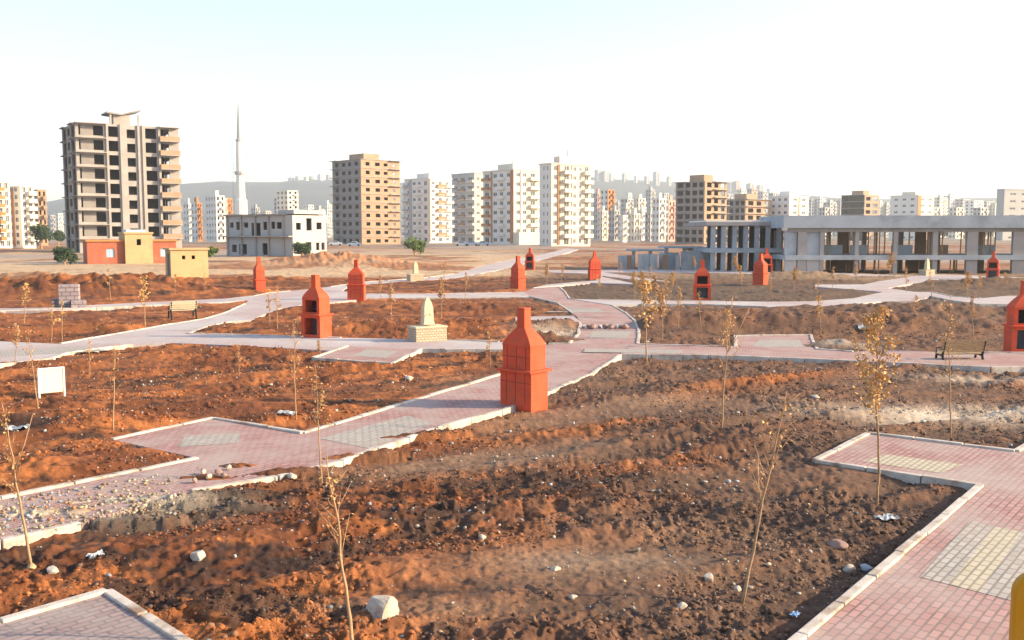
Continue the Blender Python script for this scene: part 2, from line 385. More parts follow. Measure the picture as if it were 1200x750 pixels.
# ------------------------------------------------------------------ terrain
MOUNDS = []   # x, y, rx, ry, rot, height on soil
def mound(px, py, rx, ry, h, rot=0.0):
    p = G(px, py); MOUNDS.append((p.x, p.y, rx, ry, rot, h))
mound(60, 500, 1.8, 1.0, 0.32); mound(20, 555, 2.0, 0.9, 0.15); mound(300, 470, 3.5, 1.0, 0.1)
mound(700, 565, 2.6, 0.45, 0.10, 0.55); mound(820, 500, 4.0, 0.5, 0.14, 0.62); mound(950, 600, 1.6, 0.5, 0.16, -0.25)
mound(260, 640, 2.2, 0.5, 0.10, 0.1); mound(480, 600, 1.8, 0.5, 0.09, 0.35); mound(420, 660, 1.3, 0.5, 0.12, -0.4); mound(940, 445, 4.5, 0.8, 0.25, 0.5)
mound(130, 690, 1.5, 0.45, 0.12, 0.5); mound(870, 655, 1.3, 0.4, 0.10, 0.3); mound(500, 385, 5, 1.4, 0.35); mound(900, 383, 9, 1.3, 0.5); mound(1030, 385, 7, 1.2, 0.45)
mound(760, 380, 5, 1.6, 0.3); mound(120, 385, 8, 1.5, 0.35); mound(60, 345, 9, 3.0, 1.0); mound(150, 342, 8, 2.5, 0.75); mound(30, 332, 7, 3, 0.9); mound(560, 362, 6, 2, 0.4)
mound(1120, 370, 8, 2, 0.5); mound(400, 310, 9.0, 7, 2.0); mound(372, 310, 7, 6, 1.1); mound(433, 313, 9, 6, 0.7); mound(620, 300, 16, 5, 0.6)
mound(1010, 365, 7, 1.6, 0.35); mound(300, 330, 12, 3, 0.4); mound(200, 332, 6, 2, 0.4); mound(935, 324, 6, 2, 0.6); mound(1180, 332, 7, 2, 0.5)
HEAPS = []    # soil and gravel spilled over the paving
def heap(px, py, rx, ry, h, rot=0.0):
    p = G(px, py); HEAPS.append((p.x, p.y, rx, ry, rot, h))
heap(240, 583, 0.95, 0.20, 0.14, 0.30); heap(165, 607, 0.8, 0.16, 0.07, 0.2); heap(305, 569, 0.9, 0.15, 0.06, 0.35); heap(30, 602, 0.9, 0.22, 0.05, 0.1); heap(120, 586, 1.0, 0.22, 0.05, 0.25)
heap(430, 533, 0.9, 0.18, 0.10, 0.45); heap(500, 508, 1.0, 0.2, 0.09, 0.45); heap(281, 546, 0.42, 0.22, 0.07); heap(350, 552, 0.8, 0.25, 0.10, 0.3); heap(240, 560, 0.5, 0.2, 0.07); heap(640, 398, 1.0, 0.6, 0.3); heap(60, 600, 0.6, 0.2, 0.05, 0.2)
heap(980, 406, 0.9, 0.9, 0.25); heap(235, 712, 0.5, 0.14, 0.10, -0.5)

CREST = np.array([(-1400,262),(-400,258),(0,252),(50,240),(140,226),(213,221),(260,217.5),(330,214.5),(350,211),(390,209),(470,214),(560,218),(640,208),(694,205),(728,208),(764,209.5),(795,212),(848,217),(896,223),(944,229),(1000,234),(1080,237),(1200,240),(1500,252),(2600,262)], float)
def hill(x, y):
    r = np.sqrt(x*x + y*y)
    px = np.where(y > 10, 600 + FPX * x / np.maximum(y, 10), 4000.0)
    crest = (273 - np.interp(px, CREST[:,0], CREST[:,1])) / FPX * 2600.0
    a = sstep(1350, 2650, r)
    rough = (fbm(x/420, y/420, 91, 4) - 0.5) * 36 * a
    return a * crest + rough * sstep(0, 40, crest) - (sstep(2650, 3900, r)) * crest * 0.15
def gauss(x, y, L):
    s = np.zeros(x.shape)
    for gx, gy, rx, ry, rot, h in L:
        c, q = math.cos(rot), math.sin(rot)
        ux = ((x-gx)*c + (y-gy)*q)/rx; uy = (-(x-gx)*q + (y-gy)*c)/ry
        s = s + h * np.exp(-(ux*ux + uy*uy))
    return s
ROUGH_SMOOTH = [(G(600,530), 3.0, 1.1, 0.5), (G(690,660), 2.0, 1.0, 0.2), (G(520,700), 1.2, 0.5, 0.0), (G(880,560), 1.8, 1.0, 0.2), (G(560,440), 3, 2, 0), (G(700,480), 3.0, 1.0, 0.5)]
def smooth_mask(x, y):
    s = np.zeros(x.shape)
    for p, rx, ry, rot in ROUGH_SMOOTH:
        c, q = math.cos(rot), math.sin(rot)
        ux = ((x-p.x)*c + (y-p.y)*q)/rx; uy = (-(x-p.x)*q + (y-p.y)*c)/ry
        s = np.maximum(s, np.exp(-(ux*ux+uy*uy)**1.5))
    return s
def height(x, y, fine=True):
    x = np.atleast_1d(np.asarray(x, float)); y = np.atleast_1d(np.asarray(y, float))
    r = np.sqrt(x*x + y*y)
    near = 1 - sstep(90, 160, r)
    sm = smooth_mask(x, y)
    rgh = (0.42 + 0.62 * sstep(0.38, 0.62, fbm(x/2.2, y/2.2, 5, 3))) * (1 - 0.68*sm)
    h = (fbm(x/5.0, y/5.0, 1, 3) - 0.5) * 0.26
    ca, sa = math.cos(0.52), math.sin(0.52)
    xr, yr = x*ca + y*sa, -x*sa + y*ca
    fur = 1 - np.abs(2*vn(xr/3.2, yr/0.75, 33) - 1)
    h = h + (fur - 0.5) * 0.10 * rgh + (fbm((x*0.86+y*0.5)/3.5, (-x*0.5+y*0.86)/0.55, 26, 3) - 0.5) * -0.22 * (1 - 0.6*sm)
    if fine:
        wx = x + 0.12*(vn(x*3, y*3, 71)-0.5); wy = y + 0.12*(vn(x*3, y*3, 72)-0.5)
        h = h + (np.abs(2*vn(wx/0.42, wy/0.42, 11)-1)) * 0.085 * rgh
        h = h + ((1-np.abs(2*vn(wx/0.19, wy/0.19, 12)-1))**2 - 0.4) * 0.05 * rgh
        h = h + (vn(wx/0.085, wy/0.085, 13) - 0.5) * 0.06 * (0.25+0.75*rgh) * (1 - sstep(25, 45, r))
        h = h + (vn(x/0.04, y/0.04, 14) - 0.5) * 0.026 * (0.4+0.6*rgh) * (1 - sstep(14, 24, r))
    h = h + gauss(x, y, MOUNDS) * (0.6 + 0.35*vn(x/0.8, y/0.8, 44) + 0.3*vn(x/0.3, y/0.3, 45))
    far = (fbm(x/40, y/40, 61, 4) - 0.5) * 0.9
    h = h * near + far * sstep(70, 200, r) * (1 - sstep(1200, 1500, r))
    h = h - 0.085
    sd = path_sd(x, y)
    band = np.maximum(0.45, 0.008 * r)
    w = sstep(0.0, 1.0, (sd - 0.06) / band)
    low = np.minimum(h, 0.012)
    # beside the plaza kerb the bed is dug out lower
    pit = gauss(x, y, [(G(1020,600).x, G(1020,600).y, 2.0, 1.5, 0, 0.14)])
    h = low * (1-w) + h * w - pit
    h = np.where(sd < 0.0, -0.25, h)
    hp = gauss(x, y, HEAPS)
    if fine: hp = hp * (0.6 + 0.8*vn(x/0.25, y/0.25, 81)) + (vn(x/0.07, y/0.07, 82)-0.5)*0.05*sstep(0.02, 0.08, hp)
    h = np.where(hp > 0.035, np.maximum(h, hp - 0.035), h)
    return h + hill(x, y)
def gz(x, y): return float(height(x, y)[0])
def ground_pt(px, py):
    z = -0.08
    for _ in range(4):
        p = G(px, py, z); z = 0.5*z + 0.5*gz(p.x, p.y)
    p = G(px, py, z); p.z = gz(p.x, p.y); return p

def soil_colour(x, y):
    nv = len(x)
    # soil colours
    rr = np.sqrt(x*x+y*y)
    def L(a, b, t): return a*(1-t)[:,None] + b*t[:,None]
    red = np.array([0.150, 0.054, 0.024]); orange = np.array([0.33, 0.118, 0.040]); dark = np.array([0.030, 0.022, 0.020]); brown = np.array([0.125, 0.077, 0.055])
    tan = np.array([0.23, 0.15, 0.10]); grey = np.array([0.30, 0.255, 0.22]); straw = np.array([0.46, 0.34, 0.22]); olive = np.array([0.10, 0.072, 0.052])
    n1 = fbm(x/3.0, y/3.0, 21, 5, 0.6); n2 = fbm(x/0.7, y/0.7, 22, 4, 0.6); n3 = fbm(x/9.0, y/9.0, 23, 4); n4 = vn(x/0.12, y/0.12, 24)
    c = L(np.tile(red, (nv,1)), np.tile(orange, (nv,1)), sstep(0.40, 0.62, n1*0.5+n2*0.5))
    # how dark: in patches and rut hollows, more in the right foreground
    px = 600 + FPX*x/np.maximum(y, 3); py = 273 + FPX*4.0/np.maximum(y, 3)
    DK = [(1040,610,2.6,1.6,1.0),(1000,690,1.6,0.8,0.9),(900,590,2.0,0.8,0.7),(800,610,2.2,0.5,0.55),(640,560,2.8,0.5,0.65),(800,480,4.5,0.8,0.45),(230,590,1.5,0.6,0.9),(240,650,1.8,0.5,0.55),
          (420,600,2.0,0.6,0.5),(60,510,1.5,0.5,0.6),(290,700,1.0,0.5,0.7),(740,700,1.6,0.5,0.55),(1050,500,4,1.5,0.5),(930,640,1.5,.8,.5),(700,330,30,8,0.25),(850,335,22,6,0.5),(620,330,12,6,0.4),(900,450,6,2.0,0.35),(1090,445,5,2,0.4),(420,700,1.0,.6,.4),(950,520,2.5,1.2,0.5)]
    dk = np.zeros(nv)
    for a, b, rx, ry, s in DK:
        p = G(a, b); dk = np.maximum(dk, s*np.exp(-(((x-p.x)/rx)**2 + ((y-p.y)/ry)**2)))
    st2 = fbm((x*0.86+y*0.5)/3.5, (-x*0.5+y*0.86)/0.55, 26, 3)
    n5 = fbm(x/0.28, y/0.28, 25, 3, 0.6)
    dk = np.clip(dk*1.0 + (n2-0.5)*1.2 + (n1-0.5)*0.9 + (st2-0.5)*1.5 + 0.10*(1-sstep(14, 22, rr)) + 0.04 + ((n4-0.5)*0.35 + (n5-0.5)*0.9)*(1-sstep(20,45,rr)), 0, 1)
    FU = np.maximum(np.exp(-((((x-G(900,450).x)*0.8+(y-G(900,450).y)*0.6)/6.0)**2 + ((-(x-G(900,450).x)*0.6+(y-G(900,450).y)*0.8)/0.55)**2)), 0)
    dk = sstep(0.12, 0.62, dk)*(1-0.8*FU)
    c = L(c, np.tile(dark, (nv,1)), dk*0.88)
    rightness = sstep(-3.2, 1.0, x - 0.06*y) * (1 - sstep(60, 90, rr))
    c = L(c, np.tile(brown, (nv,1)), rightness*0.8*sstep(0.25, 0.55, n3 + 0.15)*(1-FU))
    TN = [(570,532,2.8,0.8,0.5,1.3),(690,480,3.2,0.9,0.5,1.2),(690,660,1.7,0.6,0.1,0.9),(500,710,1.5,0.4,0.0,0.6),(880,555,1.5,0.8,0.2,0.45),(620,445,4,1.2,0.3,0.5),(850,620,1.2,.5,.1,.5)]
    tn = np.zeros(nv)
    for a, b, rx, ry, rot, s in TN:
        p = G(a, b); cc, q2 = math.cos(rot), math.sin(rot)
        ux = ((x-p.x)*cc+(y-p.y)*q2)/rx; uy = (-(x-p.x)*q2+(y-p.y)*cc)/ry
        tn = np.maximum(tn, s*np.exp(-(ux*ux+uy*uy)))
    c = L(c, np.tile(tan*0.9, (nv,1)), np.clip(tn*(0.5+n2), 0, 0.9)*(1-0.45*dk))
    GR = [(1120,480,3.0,1.0,0.95),(700,655,1.0,0.3,0.18),(120,587,1.6,0.32,1.2),(30,604,1.8,0.3,1.0),(1165,440,2.5,.7,.5),(990,405,1.2,1.0,.8),(645,390,1.2,1.4,.9)]
    gr = np.zeros(nv)
    for a, b, rx, ry, s in GR:
        p = G(a, b); gr = np.maximum(gr, s*np.exp(-(((x-p.x)/rx)**2 + ((y-p.y)/ry)**2)))
    c = L(c, np.tile(np.array([0.46,0.39,0.31]), (nv,1)), np.clip(gr*(0.45+n2), 0, 1))
    # farther: stubble, straw and grey tracks
    ol = sstep(47, 56, rr) * sstep(560, 700, px) * (1 - sstep(90, 130, rr))
    c = L(c, np.tile(olive, (nv,1)), ol*0.75)
    st = sstep(80, 92, rr + 10*(n3-0.5)) * (1 - sstep(180, 260, rr)*0.6)
    sc = straw*(1.0)
    c = L(c, np.tile(sc, (nv,1)), st*(0.9 - 0.75*sstep(0.52, 0.66, n3))*(1-0.65*sstep(560, 700, px)))
    tr = sstep(130, 150, rr) * sstep(0.50, 0.60, fbm(x/60, y/18, 41, 4))
    c = L(c, np.tile(grey*0.95, (nv,1)), tr*0.8)
    pj = G(405, 300)
    md = gauss(x, y, [(MOUNDS[-9][0], MOUNDS[-9][1], 12, 10, 0, 1.0)])
    c = L(c, np.tile(np.array([0.42,0.20,0.095]), (nv,1)), np.clip(md*1.5, 0, 1)*(rr > 70))
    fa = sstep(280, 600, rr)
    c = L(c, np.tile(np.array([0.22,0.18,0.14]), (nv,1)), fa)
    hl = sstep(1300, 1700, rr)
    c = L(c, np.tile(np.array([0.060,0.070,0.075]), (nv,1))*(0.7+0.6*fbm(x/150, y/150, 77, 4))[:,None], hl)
    c = c * (0.82 + 0.36*n2)[:,None]
    return c

def build_ground():
    fine_a = np.arange(-0.64, 0.64, 0.00165)
    ext = 0.64 * (math.pi/0.64) ** (np.linspace(0, 1, 60)[1:])
    ang = np.concatenate([-ext[::-1], fine_a, ext[:-1]])
    rs = [0.5, 2.0, 4.0, 6.0, 7.5]
    r = 7.5
    while r < 4300:
        dr = min(r*r*1.15/3800.0, 0.006*r if r < 110 else 0.013*r)
        r += dr; rs.append(r)
    rs = np.array(rs)
    A, Rr = np.meshgrid(ang, rs)
    X = Rr*np.sin(A); Y = Rr*np.cos(A)
    x = X.ravel(); y = Y.ravel()
    z = height(x, y)
    nr, na = A.shape
    idx = np.arange(nr*na).reshape(nr, na)
    nxt = np.roll(idx, -1, axis=1)
    q = np.stack([idx[:-1], nxt[:-1], nxt[1:], idx[1:]], -1).reshape(-1, 4)[:, ::-1]
    me = bpy.data.meshes.new('ground')
    nv = nr*na; nf = len(q)
    me.vertices.add(nv+1)
    co = np.zeros((nv+1, 3)); co[:nv,0] = x; co[:nv,1] = y; co[:nv,2] = z; co[nv] = (0,0,-0.1)
    me.vertices.foreach_set('co', co.ravel())
    tri = np.stack([idx[0], nxt[0], np.full(na, nv)], -1)[:, ::-1]
    me.loops.add(nf*4 + na*3)
    me.loops.foreach_set('vertex_index', np.concatenate([q.ravel(), tri.ravel()]))
    me.polygons.add(nf+na)
    me.polygons.foreach_set('loop_start', np.concatenate([np.arange(nf)*4, nf*4 + np.arange(na)*3]))
    me.polygons.foreach_set('use_smooth', np.ones(nf+na, bool))
    me.update(calc_edges=True)
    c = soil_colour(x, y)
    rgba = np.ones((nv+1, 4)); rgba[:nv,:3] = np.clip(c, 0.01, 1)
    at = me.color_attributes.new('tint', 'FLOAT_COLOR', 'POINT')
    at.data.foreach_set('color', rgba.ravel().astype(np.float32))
    me.materials.append(M['soil'])
    o = bpy.data.objects.new('ground', me); col.objects.link(o)
    o['kind'] = 'structure'; o['label'] = 'reddish brown turned soil of the unfinished park stretching to the hills'
build_ground()

# ------------------------------------------------------------------ paving sheets, inlays, kerbs
def tri_poly(pts, z, mname, name, grain, kind='structure', thick=0.0):
    bm = bmesh.new()
    vs = [bm.verts.new((p[0], p[1], z)) for p in pts]
    f = bm.faces.new(vs); f.normal_update()
    if f.normal.z < 0: f.normal_flip()
    if thick:
        lo = [bm.verts.new((p[0], p[1], z-thick)) for p in pts]; nn = len(pts)
        area = sum(pts[i][0]*pts[(i+1)%nn][1]-pts[(i+1)%nn][0]*pts[i][1] for i in range(nn))
        for i in range(nn):
            j = (i+1) % nn
            bm.faces.new((vs[i], lo[i], lo[j], vs[j]) if area > 0 else (vs[j], lo[j], lo[i], vs[i]))
    bmesh.ops.triangulate(bm, faces=bm.faces[:])
    uv = bm.loops.layers.uv.new('UVMap')
    g0, g1 = G(*grain[0]).xy, G(*grain[1]).xy
    d = (g1-g0).normalized()
    for f in bm.faces:
        for lp in f.loops:
            x, y = lp.vert.co.x, lp.vert.co.y
            lp[uv].uv = (x*d.x + y*d.y, -x*d.y + y*d.x)
    me = bpy.data.meshes.new(name); bm.to_mesh(me); bm.free(); me.materials.append(M[mname])
    o = bpy.data.objects.new(name, me); col.objects.link(o); o['kind'] = kind
    return o
rk = random.Random(5)
for i, (nm, poly, kerbs, mn, grain) in enumerate(PATHS):
    base = nm
    tri_poly([G(*p).xy for p in poly], 0.004*i, mn, 'paved_'+nm, grain, thick=0.24)
    kb = MB()
    for line in kerbs:
        P = [G(*p).xy for p in line]
        for a, b in zip(P[:-1], P[1:]):
            L_ = (b-a).length
            if L_ < 0.05: continue
            d = (b-a)/L_; n = max(1, round(L_/1.0)); seg = L_/n
            for k in range(n):
                m_ = a + d*(seg*(k+0.5))
                off = rk.uniform(-0.018, 0.018)
                dist = m_.length
                w_ = 0.115
                tp = 0.034 + 0.004*i + rk.uniform(-0.008, 0.008)
                kb.rbox((m_.x - d.y*off, m_.y + d.x*off), seg-0.022, w_, -0.32, tp, math.atan2(d.y, d.x)+rk.uniform(-.006,.006), rk.uniform(-.006,.006))
    ko = kb.build('kerb_'+nm, M['kerb'], bevel=0.012); ko['kind'] = 'structure'
def inlay(pts, z, mn, grain):
    o = tri_poly([G(*p).xy for p in pts], z, mn, 'paving_inlay', grain); return o
gm = ((224,576),(586,482))
inlay([(209,524),(217,511),(282,508),(279,519)], 0.0045, 'paver_grey', gm)
inlay([(374,514),(434,526),(508,496),(478,487)], 0.0045, 'paver_grey', gm)
inlay([(690,396),(736,396),(739,388),(695,388)], 0.0045, 'paver_grey', ((690,396),(736,396)))
inlay([(683,413.5),(800,415),(800,411),(686,409)], 0.0245, 'paver_grey', ((690,411),(800,412)))
inlay([(882,407),(942,407.5),(937,399),(890,399)], 0.0245, 'paver_grey', ((882,407),(942,407)))
inlay([(640,366),(710,366),(700,361),(655,360)], 0.0045, 'paver_grey', ((640,366),(710,366)))
inlay([(130,411),(60,415),(0,418),(0,411),(90,406)], 0.0085, 'paver_grey', ((0,411),(90,406)))
gp = ((1150,572),(940,750))
# patch of three bands on the plaza
pa, pb, pc = G(1136,614).xy, G(1078,680).xy, G(1186,708).xy
du = (pc-pb)/3*1.0
for k, mn in enumerate(('paver_grey', 'paver_yellow', 'paver_grey', 'paver_yellow')):
    q = [pa+du*k, pb+du*k, pb+du*(k+1), pa+du*(k+1)]
    bm_pts = [(p.x, p.y) for p in q]
    o = tri_poly(bm_pts, 0.0405, mn, 'paving_inlay', gp)
inlay([(1040,535),(1128,547),(1102,557),(1010,543)], 0.0405, 'paver_yellow', gp)
inlay([(412,417),(452,420),(466,412),(430,410)], 0.0125, 'paver_grey', ((367,420),(460,426.5)))

# ------------------------------------------------------------------ loose stones and clods (uncountable)
def pebble_mesh(name, pts, sizes, cols, flat=0.65, seed=3, jag=(0.7, 1.2)):
    rng = np.random.default_rng(seed)
    t = (1+5**.5)/2
    ico = np.array([(-1,t,0),(1,t,0),(-1,-t,0),(1,-t,0),(0,-1,t),(0,1,t),(0,-1,-t),(0,1,-t),(t,0,-1),(t,0,1),(-t,0,-1),(-t,0,1)])/math.sqrt(1+t*t)
    fc = np.array([(0,11,5),(0,5,1),(0,1,7),(0,7,10),(0,10,11),(1,5,9),(5,11,4),(11,10,2),(10,7,6),(7,1,8),(3,9,4),(3,4,2),(3,2,6),(3,6,8),(3,8,9),(4,9,5),(2,4,11),(6,2,10),(8,6,7),(9,8,1)])
    n = len(pts)
    V = np.tile(ico, (n,1,1)) * rng.uniform(jag[0], jag[1], (n,12,1)) * rng.uniform(0.6, 1.35, (n,1,3))
    V[:,:,2] *= flat
    a = rng.uniform(0, 6.28, n); c, s = np.cos(a)[:,None], np.sin(a)[:,None]
    X = V[:,:,0]*c - V[:,:,1]*s; Y = V[:,:,0]*s + V[:,:,1]*c
    V = np.stack([X, Y, V[:,:,2]], -1) * np.array(sizes)[:,None,None] * 0.5 + np.array(pts)[:,None,:]
    F = (fc[None] + (np.arange(n)*12)[:,None,None]).reshape(-1, 3)
    me = bpy.data.meshes.new(name)
    me.vertices.add(n*12); me.vertices.foreach_set('co', V.ravel())
    me.loops.add(len(F)*3); me.loops.foreach_set('vertex_index', F.ravel())
    me.polygons.add(len(F)); me.polygons.foreach_set('loop_start', np.arange(len(F))*3)
    me.update(calc_edges=True)
    at = me.color_attributes.new('tint', 'FLOAT_COLOR', 'POINT')
    rgba = np.ones((n,12,4)); rgba[:,:,:3] = np.array(cols)[:,None,:]
    at.data.foreach_set('color', rgba.ravel().astype(np.float32))
    me.materials.append(M['stone_mix'])
    o = bpy.data.objects.new(name, me); col.objects.link(o); o['kind'] = 'stuff'; return o
def scatter(n, rmin, rmax, seed, power=1.0):
    rng = np.random.default_rng(seed)
    a = rng.uniform(-0.56, 0.56, n); u = rng.uniform(0, 1, n)
    r = rmin * (rmax/rmin) ** (u**power)
    return r*np.sin(a), r*np.cos(a), rng
x, y, rng = scatter(120000, 8.5, 44, 31)
dens = fbm(x/1.1, y/1.1, 401, 3) - 0.22*smooth_mask(x, y)
k = (path_sd(x, y) > 0.10) & (dens > 0.46 + rng.uniform(-.12,.12,len(x)))
x, y = x[k], y[k]; z = height(x, y)
sz = (0.008 + 0.062*rng.random(len(x))**7)*(1-0.45*smooth_mask(x, y)) + 0.0007*np.hypot(x, y)
n1 = fbm(x/3, y/3, 21, 5, 0.6)
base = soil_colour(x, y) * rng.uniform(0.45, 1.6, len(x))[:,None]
base = np.where((rng.random(len(x)) < 0.10)[:,None], base*0.5 + np.array([0.11, 0.08, 0.06]), base)
o = pebble_mesh('soil_clods', np.stack([x, y, z+sz*0.02], -1), sz*1.25, base, 0.8, 3, (0.4, 1.4))
o['label'] = 'crumbled reddish clods of dry soil'
x, y, rng = scatter(9000, 8.5, 60, 33)
dens = fbm(x/1.6, y/1.6, 402, 3)
k = (path_sd(x, y) > 0.10) & (dens > 0.50 + rng.uniform(-.12,.12,len(x)))
x, y = x[k], y[k]; z = height(x, y)
sz = 0.012 + 0.07*rng.random(len(x))**6.0 + 0.0009*np.hypot(x, y)
g = 0.18 + 0.36*rng.random(len(x))
tt = rng.random(len(x))[:,None]
cs = g[:,None]*np.where(tt < 0.55, np.array([1.0, .90, .78]), np.where(tt < 0.8, np.array([.85, .9, .97]), np.array([1.0, .72, .5])))
o = pebble_mesh('loose_stones', np.stack([x, y, z+sz*0.15], -1), sz, cs, 0.7, 5, (0.5, 1.3))
o['label'] = 'pale stones and pebbles scattered over the soil'
# rubble on the unfinished left end of the main path
rng = np.random.default_rng(77)
pts = []
while len(pts) < 1500:
    px = rng.uniform(-30, 260); py = rng.uniform(548, 628)
    t = (px+30)/290
    if py < 592 - t*48 or py > 640 - t*56: continue
    if rng.random() < (0.25 + 0.75*t) * (px > 200): continue
    p = G(px, py); pts.append((p.x, p.y))
pts = np.array(pts); z = np.maximum(height(pts[:,0], pts[:,1]), 0.0)
sz = 0.015 + 0.08*rng.random(len(pts))**4
tt = rng.random(len(pts))[:,None]; left = (pts[:,0] < G(90, 590).x)[:,None]
cs = (0.20+0.26*rng.random(len(pts)))[:,None]*np.where(left & (tt < 0.35), np.array([.72,.82,1.0]), np.where(tt < 0.85, np.array([1.0,.86,.62]), np.array([1.0,.52,.3])))
o = pebble_mesh('rubble', np.column_stack([pts, z+sz*0.15]), sz*0.85, cs, 0.75, 8, (0.5, 1.3))
o['label'] = 'cream and bluish rubble covering the unfinished left end of the main path'

# ------------------------------------------------------------------ rocks (things)
def rock(px, py, size, m, label, group=None, cat='rock', asp=(1,0.8,0.75), seed=0, on_path=False, kind='rock'):
    rr = random.Random(seed*31+int(px))
    bm = bmesh.new(); bmesh.ops.create_icosphere(bm, subdivisions=3, radius=0.5)
    dirs = [Vector((rr.gauss(0,1), rr.gauss(0,1), rr.gauss(0,1))).normalized() for _ in range(11)]
    cut = [rr.uniform(0.30, 0.44) for _ in dirs]
    for v in bm.verts:
        for d, c in zip(dirs, cut):
            e = v.co.dot(d)
            if e > c: v.co -= d*(e-c)*0.92
        v.co = Vector((v.co.x*asp[0], v.co.y*asp[1], v.co.z*asp[2]))*size
    for f in bm.faces: f.smooth = False
    me = bpy.data.meshes.new(kind); bm.to_mesh(me); bm.free(); me.materials.append(m)
    o = bpy.data.objects.new(kind, me); col.objects.link(o)
    p = G(px, py) if on_path else ground_pt(px, py)
    o.location = (p.x, p.y, (0.02 if on_path else p.z) + size*asp[2]*(0.30 if on_path else 0.17)); o.rotation_euler = (0, 0, rr.uniform(0, 6))
    tag(o, label, cat, group); return o
rock(447, 722, 0.44, M['rock_white'], 'large white limestone rock in the front soil beside the leaning sapling', seed=1, asp=(1,.75,.85))
rock(232, 655, 0.24, M['rock_white'], 'rounded white rock on the dark clods above the bottom left pad', seed=2)
rock(62, 672, 0.20, M['rock_white'], 'small cream rock at the foot of the leftmost front sapling', seed=3)
rock(37, 665, 0.17, M['plaster_yellow'], 'little yellowish stone touching the trunk of the leftmost sapling', seed=4, asp=(1.1,.7,.4))
rock(830, 680, 0.14, M['rock_white'], 'pale pointed stone left of the leaning bare sapling in front', seed=5, asp=(.9,.8,1))
rock(1014, 668, 0.20, M['rock_blue'], 'bluish grey round stone beside the long plaza kerb', seed=6)
rock(995, 669, 0.17, M['rock_white'], 'greyish white stone just left of the bluish stone by the plaza kerb', seed=7)
rock(980, 640, 0.30, M['rock_brown'], 'flat purplish brown rock above the two stones by the plaza kerb', seed=8, asp=(1,.7,.45))
rock(865, 692, 0.12, M['rock_white'], 'small white stone at the foot of the leaning bare sapling', seed=9)
rock(480, 445, 0.36, M['rock_white'], 'white rubble stone on the red soil below the cream fountain', seed=10, asp=(1.2,.8,.45))
rock(651, 668, 0.14, M['rock_white'], 'white flint on the pale trodden soil in the front middle', seed=11, asp=(1,.8,.5))
rock(565, 632, 0.14, M['rock_white'], 'whitish stone in the furrow in the middle of the front bed', seed=12)
rock(800, 712, 0.12, M['rock_white'], 'whitish stone near the lower edge right of centre', seed=13)
rock(955, 466, 0.34, M['rock_white'], 'flat white stone on the soil left of the leafy golden sapling', seed=14, asp=(1.2,.8,.35))
rock(342, 560, 0.20, M['rock_white'], 'white stone lying against the near kerb of the main path', seed=15)
rock(217, 505, 0.12, M['rock_white'], 'small stone behind the kerb of the square paved bay', seed=16)
for k, px in enumerate((684, 690, 695, 703, 709, 716, 722, 728, 733)):
    rock(px, 384.5+(k % 3)*0.5, 0.24+0.05*(k % 3), M['rock_brown'] if k % 3 else M['rock_blue'], 'dark broken brick in the row laid across the path bend', 'broken bricks in a row across the path', 'brick', seed=40+k, on_path=True, kind='broken_brick')
for k, (px, py) in enumerate(((245,562),(256,556),(268,551),(228,566),(238,556),(262,561))):
    rock(px, py, 0.13, M['rock_brown'] if k % 2 else M['rock_white'], 'broken paving chunk lying on the main path below the paved bay', 'broken chunks on the main path', 'rubble chunk', seed=60+k, on_path=True, kind='paving_chunk')

def crumple(px, py, size, m, label, seed):
    rr = random.Random(seed); bm = bmesh.new(); bmesh.ops.create_grid(bm, x_segments=7, y_segments=5, size=0.5)
    for v in bm.verts:
        v.co.x += rr.uniform(-.07,.07); v.co.y = v.co.y*0.6 + rr.uniform(-.07,.07); v.co.z = rr.uniform(0, 0.22)
        v.co *= size
    me = bpy.data.meshes.new('plastic_scrap'); bm.to_mesh(me); bm.free(); me.materials.append(m)
    o = bpy.data.objects.new('plastic_scrap', me); col.objects.link(o)
    so = o.modifiers.new('thickness', 'SOLIDIFY'); so.thickness = 0.004
    p = ground_pt(px, py); o.location = (p.x, p.y, p.z+0.01); o.rotation_euler = (0,0,rr.uniform(0,3)); tag(o, label, 'litter')
crumple(22, 502, 0.45, M['plastic'], 'pale blue plastic scrap on the dark heap at the left edge', 1)
crumple(336, 488, 0.42, M['plastic'], 'white plastic scrap on red soil above the paved bay', 2)
crumple(932, 722, 0.13, M['plastic_blue'], 'small blue plastic scrap near the foot of the plaza kerb', 3)
crumple(1016, 387, 0.9, M['plastic'], 'pale blue sheet lying on the far soil behind the leafy sapling', 4)
crumple(115, 652, 0.22, M['plastic'], 'torn white plastic in the dark clods at the lower left', 5)
crumple(1040, 610, 0.30, M['plastic'], 'grey white plastic heap in the dug corner of the plaza bed', 6)

